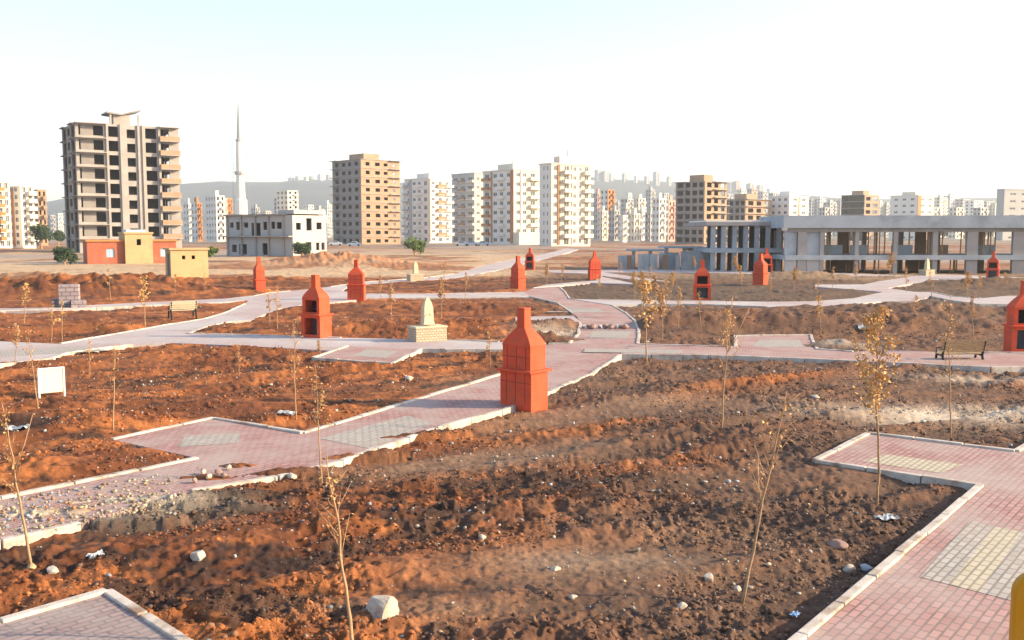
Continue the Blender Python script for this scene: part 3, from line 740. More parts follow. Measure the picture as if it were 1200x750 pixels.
# ------------------------------------------------------------------ barbecue ovens
def rect_ring(w, d, z): return [(-w/2,-d/2,z),(w/2,-d/2,z),(w/2,d/2,z),(-w/2,d/2,z)]
def make_bbq():
    t = thing('barbecue_oven', '', 'barbecue')
    MB().box(-.515,.515,-.325,.325,-.40,-.10).build('plinth', M['concrete_blue'], t, bevel=.01)
    def hollow(w, d, z0, z1, hw, hz0, hz1, name, nm):
        b = MB(); th = .09
        b.panel((-w/2,-d/2), (1,0), (0,-1), w, z0, z1, th, [(w/2-hw/2, w/2+hw/2, hz0, hz1)])
        b.panel((w/2,-d/2+th), (0,1), (1,0), d-2*th, z0, z1, th, [])
        b.panel((-w/2,d/2-th), (0,-1), (-1,0), d-2*th, z0, z1, th, [])
        b.panel((w/2,d/2), (-1,0), (0,1), w, z0, z1, th, [])
        return b.build(name, M['red'], t)
    hollow(1.00, .62, -.099, .86, .66, .12, .76, 'lower_body', None)
    lin = MB().box(-.405,.405,-.215,.215,.055,.10).build('ash_floor', M['steel'], t)
    sh = MB().box(-.555,.555,-.42,.40,.86,.92).build('shelf', M['red'], t, bevel=.012)
    hollow(.90, .56, .92, 1.50, .62, .98, 1.44, 'upper_body', None)
    MB().box(-.355,.355,-.18,.185,.925,.95).build('fire_bed', M['soot'], t)
    MB().box(-.355,.355,.172,.186,.96,1.495).build('soot_lining', M['soot'], t)
    MB().box(-.405,.405,.20,.217,.11,.855).build('back_lining', M['steel'], t)
    gr = MB()
    for k in range(9): gr.box(-.33+.08*k, -.322+.08*k, -.18, .15, 1.08, 1.088)
    gr.build('grill_grate', M['steel'], t)
    # convex hood tapering to the neck
    rings = []
    for k in range(8):
        a = k/7
        f = 0.55*(1-a) + 0.45*math.cos(a*math.pi/2)
        w = .27 + (.93-.27)*f; d = .27 + (.59-.27)*f
        rings.append(rect_ring(w, d, 1.50 + .42*a))
    MB().loft(rings).build('hood', M['red'], t)
    ch = MB().loft([rect_ring(.25,.25,1.90), rect_ring(.225,.225,2.36)]).build('chimney', M['red'], t)
    MB().box(-.122,.122,-.122,.122,2.361,2.40).build('chimney_cap', M['red'], ch, bevel=.01)
    j = MB()
    for xx in (-.30, 0, .30):
        j.box(xx-.008, xx+.008, .3105, .314, .08, .84)
        j.box(xx-.008, xx+.008, .2805, .284, .95, 1.48)
    for zz in (.60,): j.box(-.49, .49, .3108, .3145, zz, zz+.014)
    for zz in (1.22,): j.box(-.44, .44, .2808, .2845, zz, zz+.014)
    j.build('panel_joints', M['red_joint'], t)
    return t
bbq0 = make_bbq()
BBQ = [ # px, py, facing angle of the front (deg, 0 = towards the camera), label
    (614, 475.0, 138, 0.955, 'nearest red barbecue standing alone at the near kerb, orange lit side towards the camera'),
    (371, 396, -33, 1.0, 'red barbecue with dark openings and orange lit side, beside the left path'),
    (418, 352, 178, 1.0, 'solid backed red barbecue standing behind and right of the one with dark openings'),
    (304, 344, 118, 1.0, 'small red barbecue at the left path fork, leftmost of all'),
    (607, 341, 125, 1.0, 'red barbecue with lit right side where the main path forks far behind the nearest one'),
    (621, 317, -12, 1.0, 'small distant red barbecue half hidden behind the one at the path fork'),
    (696.5, 328, 195, 1.0, 'distant red barbecue with closed back, alone right of the path fork'),
    (822.5, 352.5, -8, 1.0, 'red barbecue with two square openings facing the camera beside the thin far path'),
    (891, 334, 130, 1.0, 'orange lit distant barbecue in front of another, before the low glazed wing'),
    (898, 322.5, 0, 1.05, 'farthest red barbecue peeking out above the orange lit one'),
    (1163, 328, -30, 1.0, 'distant red barbecue with openings in front of the concrete hall columns'),
    (1198, 413, -4, 1.0, 'big red barbecue cut by the right edge of the photo'),
]
for k, (px, py, a, s, lab) in enumerate(BBQ):
    o = bbq0 if k == 0 else copy_tree(bbq0)
    p = G(px, py-1.0, 0.0)
    o.location = (p.x, p.y, 0.0 if k else -0.02)
    o.scale = (s, s, s)
    o.rotation_euler = (0, 0, R(a)); o['label'] = lab; o['group'] = 'red barbecue ovens of the park'

# ------------------------------------------------------------------ drinking fountains
def make_fountain():
    t = thing('drinking_fountain', '', 'fountain')
    MB().box(-.62,.62,-.40,.40,-.2,.50).build('basin_block', M['cream_block'], t, bevel=.015)
    MB().box(-.65,.65,-.43,.43,.50,.56).build('basin_rim', M['cream_stone'], t, bevel=.015)
    b = MB(); b.loft([rect_ring(.44,.38,.62), rect_ring(.38,.32,.80), rect_ring(.36,.30,1.22), rect_ring(.28,.22,1.42), rect_ring(.08,.07,1.62)])
    b.build('pillar', M['cream_stone'], t, bevel=.01)
    MB().tube([(0,-.19,1.0),(0,-.27,1.0),(0,-.29,.95)], .015).build('tap', M['steel'], t)
    return t
f0 = make_fountain()
for k, (px, py, a, lab) in enumerate(((501,399,28,'cream stone fountain with square pillar beside the left path, nearest of its kind'),
        (487,329,28,'small distant cream fountain left of the green bush'), (1086,323,28,'distant cream fountain in front of the concrete hall'))):
    o = f0 if k == 0 else copy_tree(f0)
    p = G(px, py); o.location = (p.x, p.y, 0); o.rotation_euler = (0,0,R(a)); o['label'] = lab; o['group'] = 'cream drinking fountains'

# ------------------------------------------------------------------ white board, benches, block stacks, yellow panel
p = ground_pt(61, 466)
t = thing('white_board', 'small white board on two short legs standing on the red soil at the left', 'board', p, R(38))
MB().box(-.28,.28,-.03,.03,.13,.72).build('board_panel', M['plaster_cream'], t, bevel=.01)
MB().box(-.31,.31,-.05,.05,.72,.76).build('top_rail', M['white_metal'], t, bevel=.01)
for s in (-1, 1): MB().box(s*.29-.02, s*.29+.02, -.045, .045, -.15, .72).build('leg', M['white_metal'], t)
def bench(px, py, rz, w, wood, label, ironm):
    p = ground_pt(px, py)
    t = thing('park_bench', label, 'bench', p, rz)
    for s in (-1, 1):
        x_ = s*(w/2)
        e = MB(); e.tube([(x_,-.28,-.1),(x_,-.24,.22),(x_,-.20,.42),(x_,.16,.40),(x_,.22,.62),(x_,.32,.88)], .04)
        e.tube([(x_,.16,.40),(x_,.24,.18),(x_,.32,-.1)], .04); e.tube([(x_,-.20,.42),(x_,-.24,.60),(x_,-.05,.64),(x_,.22,.62)], .02)
        e.build('end_frame', ironm, t)
    for k in range(4): MB().box(-w/2-.05, w/2+.05, -.22+.10*k, -.14+.10*k, .43, .46).build('seat_slat', wood, t)
    for k in range(4):
        y0, z0 = .19+.035*k, .51+.10*k
        MB().add([(-w/2-.05,y0,z0),(w/2+.05,y0,z0),(w/2+.05,y0+.03,z0+.08),(-w/2-.05,y0+.03,z0+.08),(-w/2-.05,y0+.025,z0),(w/2+.05,y0+.025,z0),(w/2+.05,y0+.055,z0+.08),(-w/2-.05,y0+.055,z0+.08)],
                 [(0,1,2,3),(7,6,5,4),(0,4,5,1),(1,5,6,2),(2,6,7,3),(3,7,4,0)]).build('back_slat', wood, t)
bench(1124, 430, R(184), 1.30, M['slat'], 'wooden slatted bench with black iron ends on the right hand path', M['iron'])
bench(214, 373, R(215), 1.15, M['cream_stone'], 'pale cream bench tipped beside the left path before the yellow shed', M['iron'])
def stack(px, py, w, d, h, rz, label):
    p = ground_pt(px, py)
    t = thing('block_stack', label, 'block stack', (p.x, p.y, p.z), rz)
    MB().box(-w/2, w/2, -d/2, d/2, .10, h).build('blocks', M['block_stack'], t, bevel=.02)
    b = MB()
    for k in (-1, 0, 1): b.box(-w/2, w/2, k*d*.4-.05, k*d*.4+.05, -.1, .098)
    b.build('pallet', M['prop'], t)
stack(82, 361, 1.0, 1.0, 1.25, R(20), 'taller purplish grey stack of kerb blocks on the left soil')
stack(92.5, 362, .75, .8, .62, R(24), 'lower grey stack of kerb blocks right against the taller one')
stack(68, 361, .55, .7, .5, R(18), 'smallest stack of kerb blocks left of the taller one')
# yellow rounded panel at the right edge
p = G(1216, 800)
tp = thing('guard_board', 'mustard yellow rounded panel at the lower right corner of the photo', 'panel', (p.x, p.y, .04), R(-8))
prof = [(-.25, 0)] + [(-.25, .95)] + [(-.25+.25*(1-math.cos(a)), .95+.25*math.sin(a)) for a in [math.pi/2*k/8 for k in range(1, 9)]] + [(0.2,1.2)] + [(.2+.25*math.sin(a), .95+.25*math.cos(a)) for a in [math.pi/2*k/8 for k in range(1, 9)]] + [(.45, 0)]
topz = AT(1190, 668, p.y).z
sc_ = (topz - 0.04)/1.2
MB().loft([[(a*1.0, -.05, z*sc_) for a, z in prof], [(a*1.0, .05, z*sc_) for a, z in prof]]).build('rounded_sheet', M['yellow_paint'], tp, bevel=.02)
MB().box(-.22,.42,-.09,.09,-.04,.05).build('foot_plate', M['steel'], tp)

# ------------------------------------------------------------------ saplings
def make_sapling(seed, H=2.9, leafy=0.5, lean=0.05, kind='leaf_gold', fork=False, r0=0.024, crown0=0.42, spread=1.0, leafs=0.055):
    rr = random.Random(seed)
    t = thing('sapling', '', 'sapling')
    tr = MB(); pts = []; x = y = 0.0
    la = rr.uniform(0, 6.28); n = 12
    for k in range(n+1):
        a = k/n
        x += rr.uniform(-.02,.02); y += rr.uniform(-.02,.02)
        pts.append(Vector((x + math.cos(la)*lean*H*a*0.0, y, H*a - (0.15 if k == 0 else 0))))
    rad = [r0*(1-k/n)**0.8*0.82 + r0*0.18 for k in range(n+1)]
    tr.tube(pts, rad, 7)
    tips = []
    nb = int(13 + 12*leafy)
    for k in range(nb):
        a = crown0 + (0.96-crown0)*(k+rr.random()*.6)/nb
        i = min(n-1, int(a*n)); b = pts[i].lerp(pts[i+1], a*n-i)
        an = rr.uniform(0, 6.28); L_ = H*rr.uniform(.10,.22)*(1.25-a)*1.3*spread
        up = rr.uniform(.9, 2.0)
        d = Vector((math.cos(an), math.sin(an), up)).normalized()
        m1 = b + d*L_*.5 + Vector((0,0,-.01)); e = b + d*L_ + Vector((rr.uniform(-.04,.04), rr.uniform(-.04,.04), .06*L_))
        tr.tube([b, m1, e], [r0*.34*(1.2-a), r0*.22, r0*.10], 4)
        tips.append((b, m1, e))
        if rr.random() < .5:
            d2 = Vector((rr.uniform(-1,1), rr.uniform(-1,1), .9)).normalized(); e2 = m1 + d2*L_*.45
            tr.tube([m1, e2], [r0*.16, r0*.08], 4); tips.append((m1, m1.lerp(e2,.5), e2))
    if fork:
        b = pts[7]; d = Vector((0.45, .1, 1)).normalized()
        e = b + d*H*.36; tr.tube([b, b+d*H*.18+Vector((.02,0,0)), e], [r0*.6, r0*.4, r0*.15], 6); tips.append((b, b.lerp(e,.5), e))
    tr.build('trunk', M['bark'], t, smooth=True)
    lf = MB()
    nl = int(30 + 480*leafy**1.5)
    for k in range(nl):
        b, m1, e = rr.choice(tips)
        s = rr.random()**.7
        q = (b.lerp(m1, s*2) if s < .5 else m1.lerp(e, s*2-1)) + Vector((rr.gauss(0,.03), rr.gauss(0,.03), rr.gauss(-.015,.03)))
        sz = leafs*rr.uniform(.6,1.35)
        d = Vector((rr.uniform(-1,1), rr.uniform(-1,1), rr.uniform(-1.0,.4))).normalized()
        w = d.cross(Vector((rr.uniform(-1,1), rr.uniform(-1,1), rr.uniform(-1,1)))).normalized()
        up = d.cross(w)*sz*.15
        lf.add([q, q+d*sz*.5+w*sz*.32+up, q+d*sz, q+d*sz*.5-w*sz*.32+up], [(0,1,2),(0,2,3)])
    if nl: lf.build('foliage', M[kind], t)
    return t
def place_sapling(o, px, py, label, topx=None, topy=None, H=2.9, rz=0):
    p = ground_pt(px, py); o.location = (p.x, p.y, p.z-0.02)
    sc = 1.0; tilt = 0.0
    if topy is not None:
        q = AT(topx, topy, p.y); hh = math.hypot(q.z-p.z, q.x-p.x); sc = hh/H; tilt = math.atan2(q.x-p.x, q.z-p.z)
    o.scale = (sc, sc, sc); o.rotation_mode = 'YXZ' if False else 'XYZ'
    o.rotation_euler = (Matrix.Rotation(tilt, 4, 'Y') @ Matrix.Rotation(rz, 4, 'Z')).to_euler()
    o['label'] = label; o['group'] = 'young saplings planted in the park beds'
# near ones, each with its own build
NEAR = [
    (36, 664, 4, 470, dict(seed=1, leafy=.12, fork=True, r0=.026, leafs=.05), 'leaning forked bare sapling at the left edge of the foreground'),
    (414, 762, 384, 530, dict(seed=2, leafy=.10, r0=.021, H=2.0), 'bare leaning sapling rising from the bottom edge beside the large white rock'),
    (377, 566, 370, 425, dict(seed=3, leafy=.28, r0=.020), 'thin sapling with few dry leaves behind the bare one at the bottom edge'),
    (872, 706, 926, 458, dict(seed=4, leafy=.12, r0=.023, H=2.6), 'bare sapling leaning to the right in the middle of the front right bed'),
    (1027, 590, 1026, 362, dict(seed=5, leafy=1.25, r0=.020, H=2.8, crown0=.42, spread=1.35, leafs=.068), 'leafiest golden sapling standing at the corner of the plaza pad'),
    (133, 517, 133, 402, dict(seed=6, leafy=.18, r0=.026), 'thin pale stemmed sapling at the left corner of the paved bay'),
    (348, 492, 347, 372, dict(seed=7, leafy=.35, r0=.02, kind='leaf_brown'), 'sapling with brown leaf tuft in front of the barbecue with dark openings'),
    (844, 502, 856, 345, dict(seed=8, leafy=.30, r0=.022, fork=True, spread=1.3), 'wide branching sapling in the middle of the right bed'),
    (1113, 517, 1113, 345, dict(seed=9, leafy=.40, r0=.016), 'slender sapling behind the plaza pad near the iron bench'),
    (46, 488, 32, 385, dict(seed=10, leafy=.22, r0=.024), 'slightly leaning sapling left of the white board'),
]
for px, py, tx, ty, kw, lab in NEAR:
    H = kw.get('H', 2.9)
    o = make_sapling(**kw); place_sapling(o, px, py, lab, tx, ty, H, rz=0.0)
protos = [make_sapling(seed=20+k, leafy=lf, r0=.030, kind=kd, leafs=.12, spread=sp) for k, (lf, kd, sp) in enumerate(((.25,'leaf_gold',1.0),(.5,'leaf_gold',1.1),(1.1,'leaf_gold',1.3),(.5,'leaf_brown',1.0),(.9,'leaf_brown',1.2)))]
used = [False]*5
FAR = [(768,372,322,4,'brown leafed sapling in the cluster beyond the right kerb of the bend'), (752,362,318,2,'golden sapling close behind the bend kerb in the cluster'), (795,385,335,3,'slim sapling at the right end of the cluster by the bend'), (782,368,326,1,'pale twiggy sapling in the middle of the cluster by the bend'), (822,385,340,0,'bare sapling on the brown mound right of the cluster'), (962,392,345,1,'sapling above the right corner of the small paved pad'), # base px, base py, top py, proto, label
    (105,442,395,0,'thin sapling on red soil between white board and paved bay'), (170,384,322,1,'sapling with sparse crown left of the cream bench'), (60,402,352,0,'thin sapling beside the kerb start of the left path'),
    (73,401,350,0,'bare sapling just right of the one by the kerb start'), (28,380,330,1,'sapling in the upper left bed near the edge'), (18,430,378,3,'brown sapling at the left edge by the wide left path'),
    (316,386,335,0,'left one of a close pair of thin saplings in the triangular bed'), (325,386,333,0,'right one of a close pair of thin saplings in the triangular bed'), (459,376,330,3,'thin sapling left of the near cream fountain'),
    (517,374,325,4,'brown leafed sapling right of the near cream fountain'), (446,352,322,3,'small sapling right of the solid backed barbecue'), (575,430,385,0,'thin sapling in the bed left of the nearest barbecue'),
    (545,352,318,3,'small sapling between fountain and path fork'), (758,426,325,1,'tall thin sapling at the right path corner'), (776,400,338,4,'brown leafed sapling right of the bend kerb'),
    (786,352,318,2,'dense golden sapling right of the distant bend'), (744,352,318,2,'dense golden sapling straight behind the bend'), (763,345,312,3,'thin brown sapling between two dense golden ones'),
    (640,338,308,4,'brown sapling right of the barbecue at the fork'), (657,336,308,3,'small sapling next to the brown one near the fork'), (703,352,322,1,'sapling in the stubble bed behind the main bend'),
    (863,330,300,2,'golden sapling left of the orange lit distant barbecue'), (870,342,310,1,'thin sapling in front of the orange lit distant barbecue'), (930,343,313,2,'golden twisted sapling before the left wing of the hall'),
    (957,353,322,0,'bare thin sapling before the hall, near the path tip'), (975,340,312,3,'brown sapling before the second hall column'), (1003,336,308,4,'brown leafed sapling before the hall walls'), (1043,330,296,2,'golden sapling in front of the middle hall columns'),
    (1062,345,312,0,'bare sapling by the far pink path'), (1092,352,315,0,'thin sapling below the distant cream fountain'), (1134,352,318,2,'golden sapling left of the hall barbecue'), (1147,350,322,1,'thin sapling under the hall barbecue'),
    (1140,395,345,3,'brown sapling in the bed above the iron bench'), (1003,420,385,1,'low sapling by the right path near the gravel'), (855,415,360,1,'thin sapling at the pad of the right path'), (905,352,325,3,'small brown sapling above the right pad'),
    (1180,345,318,3,'brown sapling at the far right behind the big barbecue'), (240,345,318,0,'thin sapling behind the cream bench'), (130,352,312,0,'thin sapling right of the block stacks'), (205,345,320,1,'sapling in front of the yellow shed'),
    (520,330,305,3,'small brown sapling behind the far cream fountain'), (375,425,398,4,'low brown shrublike sapling at the corner of the small left pad'), (280,440,402,0,'thin sapling in the bed below the long left path'), (680,430,398,0,'bare thin sapling where the main path narrows'),
    (725,330,305,3,'tiny sapling right of the closed backed distant barbecue'), (815,322,300,4,'tiny brown sapling before the glazed wing'), (610,410,380,0,'thin sapling hidden behind the nearest barbecue'), (1075,385,345,1,'thin sapling in the far right bed right of the leafy one'),
]
for k, (px, py, ty, pi, lab) in enumerate(FAR):
    if 'hidden' in lab or (px, py) == (680, 430): continue
    pr = protos[pi]
    if not used[pi]: o = pr; used[pi] = True
    else: o = copy_tree(pr)
    place_sapling(o, px, py, lab, px+random.uniform(-3,3), ty, 2.9, rz=random.uniform(0,6))

# ------------------------------------------------------------------ bushes and dark trees
def make_crown(name, seed, w, h, m, trunk_h=0.3, n=900, leaf=0.2, label='', cat='bush', loc=(0,0,0)):
    rr = random.Random(seed); t = thing(name, label, cat, loc)
    lobes = [(rr.uniform(-.3,.3)*w, rr.uniform(-.3,.3)*w, trunk_h + h*rr.uniform(.25,.8), rr.uniform(.2,.36)*w, rr.uniform(.18,.3)*h) for _ in range(9)]
    tb = MB(); tb.tube([(0,0,-.5),(0,0,trunk_h+h*.5)], [w*.06, w*.03], 6)
    for q in lobes[:6]: tb.tube([(0,0,trunk_h*.8), (q[0]*.8,q[1]*.8,q[2])], [w*.03, w*.01], 5)
    tb.build('trunk', M['bark'], t)
    lf = MB()
    for _ in range(n):
        q = rr.choice(lobes); d = Vector((rr.gauss(0,1), rr.gauss(0,1), rr.gauss(0,1))).normalized()*rr.random()**.35
        c = Vector((q[0]+d.x*q[3], q[1]+d.y*q[3], q[2]+d.z*q[4]))
        a = Vector((rr.uniform(-1,1), rr.uniform(-1,1), rr.uniform(-1,1))).normalized(); b = a.orthogonal().normalized(); s = leaf*rr.uniform(.6,1.4)
        lf.add([c, c+a*s*.6+b*s*.35, c+a*s, c+a*s*.6-b*s*.35], [(0,1,2,3)])
    lf.build('crown', m, t); return t
def bush(px, pyb, Y, w, h, m, label, seed, cat='bush', name='bush', th=.2, leaf=.35):
    q = AT(px, pyb, Y); z = gz(q.x, q.y)
    make_crown(name, seed, w, h, m, th, 1300, leaf, label, cat, (q.x, q.y, z))
bush(76, 308, 120, 2.6, 2.0, M['leaf_dark'], 'round dark green bush in the straw field left of the red house', 1)
bush(486, 300, 170, 3.6, 3.2, M['leaf_green'], 'green bush on the open ground in front of the white blocks', 2)
bush(354, 306, 150, 2.4, 2.4, M['leaf_dark'], 'dark bush at the right corner of the unfinished two storey house', 3)
bush(248, 306, 148, 1.7, 1.5, M['leaf_green'], 'small yellowish green bush left of the unfinished house', 4)
bush(48, 278, 240, 4.5, 4.6, M['leaf_dark'], 'dark trees beside the striped blocks at the left edge', 5, 'tree', 'tree', 1.5, .6)
bush(68, 278, 260, 3.2, 3.4, M['leaf_dark'], 'smaller dark tree left of the tall concrete tower', 6, 'tree', 'tree', 1.2, .6)
for k, (px, w, h) in enumerate(((1105,16,9),(1130,20,11),(1152,18,10))):
    bush(px, 273, 700, w, h, M['leaf_dark'], ('left', 'middle', 'right')[k]+' one of the distant dark trees above the hall roof at the right', 10+k, 'tree', 'tree', 2, 1.6)

# ------------------------------------------------------------------ buildings
def block_place(xc, D, a_px, b_px, phi):
    al = math.atan2(xc-600, FPX); psi = R(phi) + al
    k = D/FPX
    Wd = b_px*k/max(.2, math.cos(psi)); Dp = a_px*k/max(.15, math.sin(psi))
    c = AT(xc, 273, D)
    rz = R(phi)
    cx, cy = Wd/2, Dp/2
    X = c.x + cx*math.cos(rz) - cy*math.sin(rz); Y = c.y + cx*math.sin(rz) + cy*math.cos(rz)
    return X, Y, rz, Wd, Dp
def holes_for(Wd, floors, fh, pat, z0=0.0):
    H = []
    for f in range(floors):
        for (a, b, c, d) in pat: H.append((a*Wd, b*Wd, z0+f*fh+c, z0+f*fh+d))
    return H
def floors_interior(t, Wd, Dp, floors, fh, m=None, zbase=0.0, slabm=None):
    b = MB()
    for f in range(floors+1): b.box(-Wd/2+.27, Wd/2-.27, -Dp/2+.27, Dp/2-.27, zbase+f*fh-.2, zbase+f*fh-.001)
    b.build('floor_slabs', slabm or M['concrete'], t)
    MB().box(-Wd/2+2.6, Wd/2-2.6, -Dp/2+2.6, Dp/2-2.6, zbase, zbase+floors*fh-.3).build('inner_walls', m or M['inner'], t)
def shell(t, name, Wd, Dp, H, pf, pr, pl, m_front, m_left, m_right=None, zb=-3.0):
    b = MB(); b.panel((-Wd/2,-Dp/2), (1,0), (0,-1), Wd, zb, H, .25, pf); b.build('front_wall', m_front, t)
    b = MB(); b.panel((-Wd/2,Dp/2), (0,-1), (-1,0), Dp-.251, zb, H, .25, pl); b.build('left_wall', m_left, t)
    b = MB(); b.panel((Wd/2,-Dp/2+.251), (0,1), (1,0), Dp-.251, zb, H, .25, pr); b.build('right_wall', m_right or m_front, t)
    b = MB(); b.panel((Wd/2-.251,Dp/2-.001), (-1,0), (0,1), Wd-.502, zb, H, .25, []); b.build('back_wall', m_left, t)
    MB().box(-Wd/2+.25, Wd/2-.25, -Dp/2+.25, Dp/2-.25, H-.3, H-.05).build('roof_slab', M['concrete'], t)
def side_box(side, Wd, Dp, a, b, depth, z0, z1, inset=0.0):
    """box outside a face between fractions a,b"""
    if side == 'f': return (-Wd/2+a*Wd, -Wd/2+b*Wd, -Dp/2-depth, -Dp/2-inset, z0, z1)
    if side == 'l': return (-Wd/2-depth, -Wd/2-inset, Dp/2-b*Dp, Dp/2-a*Dp, z0, z1)
    return (Wd/2+inset, Wd/2+depth, -Dp/2+a*Dp, -Dp/2+b*Dp, z0, z1)
def balcony(t, side, Wd, Dp, a, b, z, depth=1.3, pm=None, sm=None, par=1.0, name='balcony'):
    mb = MB(); mb.box(*side_box(side, Wd, Dp, a, b, depth, z-.18, z, .002))
    o = mb.build(name, sm or M['concrete_light'], t)
    if par:
        k = MB(); x0, x1, y0, y1, _, _ = side_box(side, Wd, Dp, a, b, depth, 0, 0, .0)
        th = .10
        if side == 'f': k.box(x0,x1,y0,y0+th,z,z+par); k.box(x0,x0+th,y0+th,y1,z,z+par); k.box(x1-th,x1,y0+th,y1,z,z+par)
        elif side == 'l': k.box(x0,x0+th,y0,y1,z,z+par); k.box(x0+th,x1,y0,y0+th,z,z+par); k.box(x0+th,x1,y1-th,y1,z,z+par)
        else: k.box(x1-th,x1,y0,y1,z,z+par); k.box(x0,x1-th,y0,y0+th,z,z+par); k.box(x0,x1-th,y1-th,y1,z,z+par)
        k.build('parapet', pm or M['plaster_white'], o)
    return o
def windows(t, side, Wd, Dp, floors, fh, pat, z0=0.0, m=None, skip=None):
    n = 0
    L_ = Wd if side == 'f' else Dp
    cache = {}
    for f in range(floors):
        for pi, (a, b, c, d) in enumerate(pat):
            w, h = (b-a)*L_, d-c
            key = (round(w,2), round(h,2))
            if key not in cache:
                fr = MB(); e = .07
                fr.box(-w/2,w/2,-.03,.03,0,e); fr.box(-w/2,w/2,-.03,.03,h-e,h); fr.box(-w/2,-w/2+e,-.03,.03,e,h-e); fr.box(w/2-e,w/2,-.03,.03,e,h-e); fr.box(-e/2,e/2,-.03,.03,e,h-e)
                cache[key] = (fr.mesh('window', M['frame_white']), MB().box(-w/2+e,w/2-e,-.012,.012,e,h-e).mesh('pane', m or M['glass']))
            me, pe = cache[key]
            u = (a+b)/2*L_
            if side == 'f': loc, rz = (-Wd/2+u, -Dp/2+.12, z0+f*fh+c), 0
            elif side == 'l': loc, rz = (-Wd/2+.12, Dp/2-u, z0+f*fh+c), R(-90)
            else: loc, rz = (Wd/2-.12, -Dp/2+u, z0+f*fh+c), R(90)
            o = bpy.data.objects.new('window', me); col.objects.link(o); o.parent = t; o.location = loc; o.rotation_euler = (0,0,rz)
            g = bpy.data.objects.new('pane', pe); col.objects.link(g); g.parent = o
            n += 1
    return n

# --- the tall unfinished concrete tower on the left
X, Y, rz, Wd, Dp = block_place(93, 200, 15, 115, 34)
fh = (AT(92, 142, 200).z - 0.0)/9.0
t = thing('concrete_tower', 'tallest unfinished grey concrete tower at the left behind the red house', 'building', (X, Y, gz(X, Y)), rz)
pf = [(.03,.26,.45,2.55), (.30,.40,.35,2.55), (.485,.565,.25,2.1), (.665,.775,.35,2.55), (.815,.90,.35,2.55)]
pl = [(.08,.32,.1,2.6),(.40,.60,.8,2.4),(.68,.92,.1,2.6)]
shell(t, 'x', Wd, Dp, 9*fh, holes_for(Wd, 9, fh, pf), holes_for(Dp, 9, fh, [(.1,.3,.8,2.4),(.45,.6,.8,2.4),(.7,.9,.3,2.5)]), holes_for(Dp, 9, fh, pl), M['concrete_light'], M['concrete'], M['concrete_light'])
floors_interior(t, Wd, Dp, 9, fh)
for f in range(1, 10):
    balcony(t, 'f', Wd, Dp, -.012, .28, f*fh, 1.25, M['block_grey'], M['concrete_light'], 0 if f == 9 else .0, 'floor_edge')
    balcony(t, 'f', Wd, Dp, .80, 1.0, f*fh, 1.25, M['brick_tan'], M['concrete_light'], 0 if f == 9 else .95)
    balcony(t, 'l', Wd, Dp, .05, .35, f*fh, .7, M['concrete'], M['concrete'], 0, 'floor_edge')
    balcony(t, 'l', Wd, Dp, .65, .95, f*fh, .7, M['concrete'], M['concrete'], 0, 'floor_edge')
for a in (.283, .415, .585, .63, .79): MB().box(*side_box('f', Wd, Dp, a, a+.022, .35, -3, 9*fh+.1, .0)).build('column', M['concrete_light'], t)
for f in range(9):
    MB().box(-Wd/2+.05*Wd, -Wd/2+.17*Wd, -Dp/2+.45, -Dp/2+.60, f*fh, f*fh+fh-.25).build('infill_wall', M['block_grey'], t)
hz = 9*fh
rh = MB(); rh.box(-Wd*.13, Wd*.03, -Dp/2+.8, -Dp/2+5, hz, hz+2.2); rh.build('stair_head', M['concrete_light'], t)
MB().add([(-Wd*.20,-Dp/2,hz+2.3),(-.06*Wd,-Dp/2,hz+2.0),(Wd*.13,-Dp/2,hz+3.1),(-Wd*.20,-Dp/2+6,hz+2.3),(-.06*Wd,-Dp/2+6,hz+2.0),(Wd*.13,-Dp/2+6,hz+3.1),
          (-Wd*.20,-Dp/2,hz+2.6),(-.06*Wd,-Dp/2,hz+2.3),(Wd*.13,-Dp/2,hz+3.4),(-Wd*.20,-Dp/2+6,hz+2.6),(-.06*Wd,-Dp/2+6,hz+2.3),(Wd*.13,-Dp/2+6,hz+3.4)],
         [(0,3,4,1),(1,4,5,2),(6,7,10,9),(7,8,11,10),(0,1,7,6),(1,2,8,7),(3,9,10,4),(4,10,11,5),(0,6,9,3),(2,5,11,8)]).build('roof_canopy', M['concrete'], t)
for xx in (-.17, .10): MB().box(Wd*xx, Wd*xx+.35, -Dp/2+.3, -Dp/2+.65, hz, hz+2.35).build('roof_post', M['concrete_light'], t)

# --- brick infilled unfinished tower
def unfinished(xc, D, a, b, phi, ytop, floors, name, label, mf, ml, pf, pl, balc=(), edges=(), head=True, slab=None):
    X, Y, rz, Wd, Dp = block_place(xc, D, a, b, phi)
    g = gz(X, Y)
    fh = (AT(xc, ytop, D).z - g)/floors
    t = thing(name, label, 'building', (X, Y, g), rz)
    shell(t, 'x', Wd, Dp, floors*fh, holes_for(Wd, floors, fh, pf), holes_for(Dp, floors, fh, pl), holes_for(Dp, floors, fh, pl), mf, ml)
    floors_interior(t, Wd, Dp, floors, fh)
    for f in range(1, floors+1):
        for side, u0, u1, dep in edges: balcony(t, side, Wd, Dp, u0, u1, f*fh, dep, None, slab or M['concrete_light'], 0, 'floor_edge')
        if f < floors:
            for side, u0, u1, dep, pm in balc: balcony(t, side, Wd, Dp, u0, u1, f*fh, dep, M[pm], None, .9)
    if head:
        MB().box(-Wd*.28, Wd*.12, -Dp*.3, Dp*.2, floors*fh-.04, floors*fh+2.4).build('stair_head', mf, t)
    return t, Wd, Dp, fh
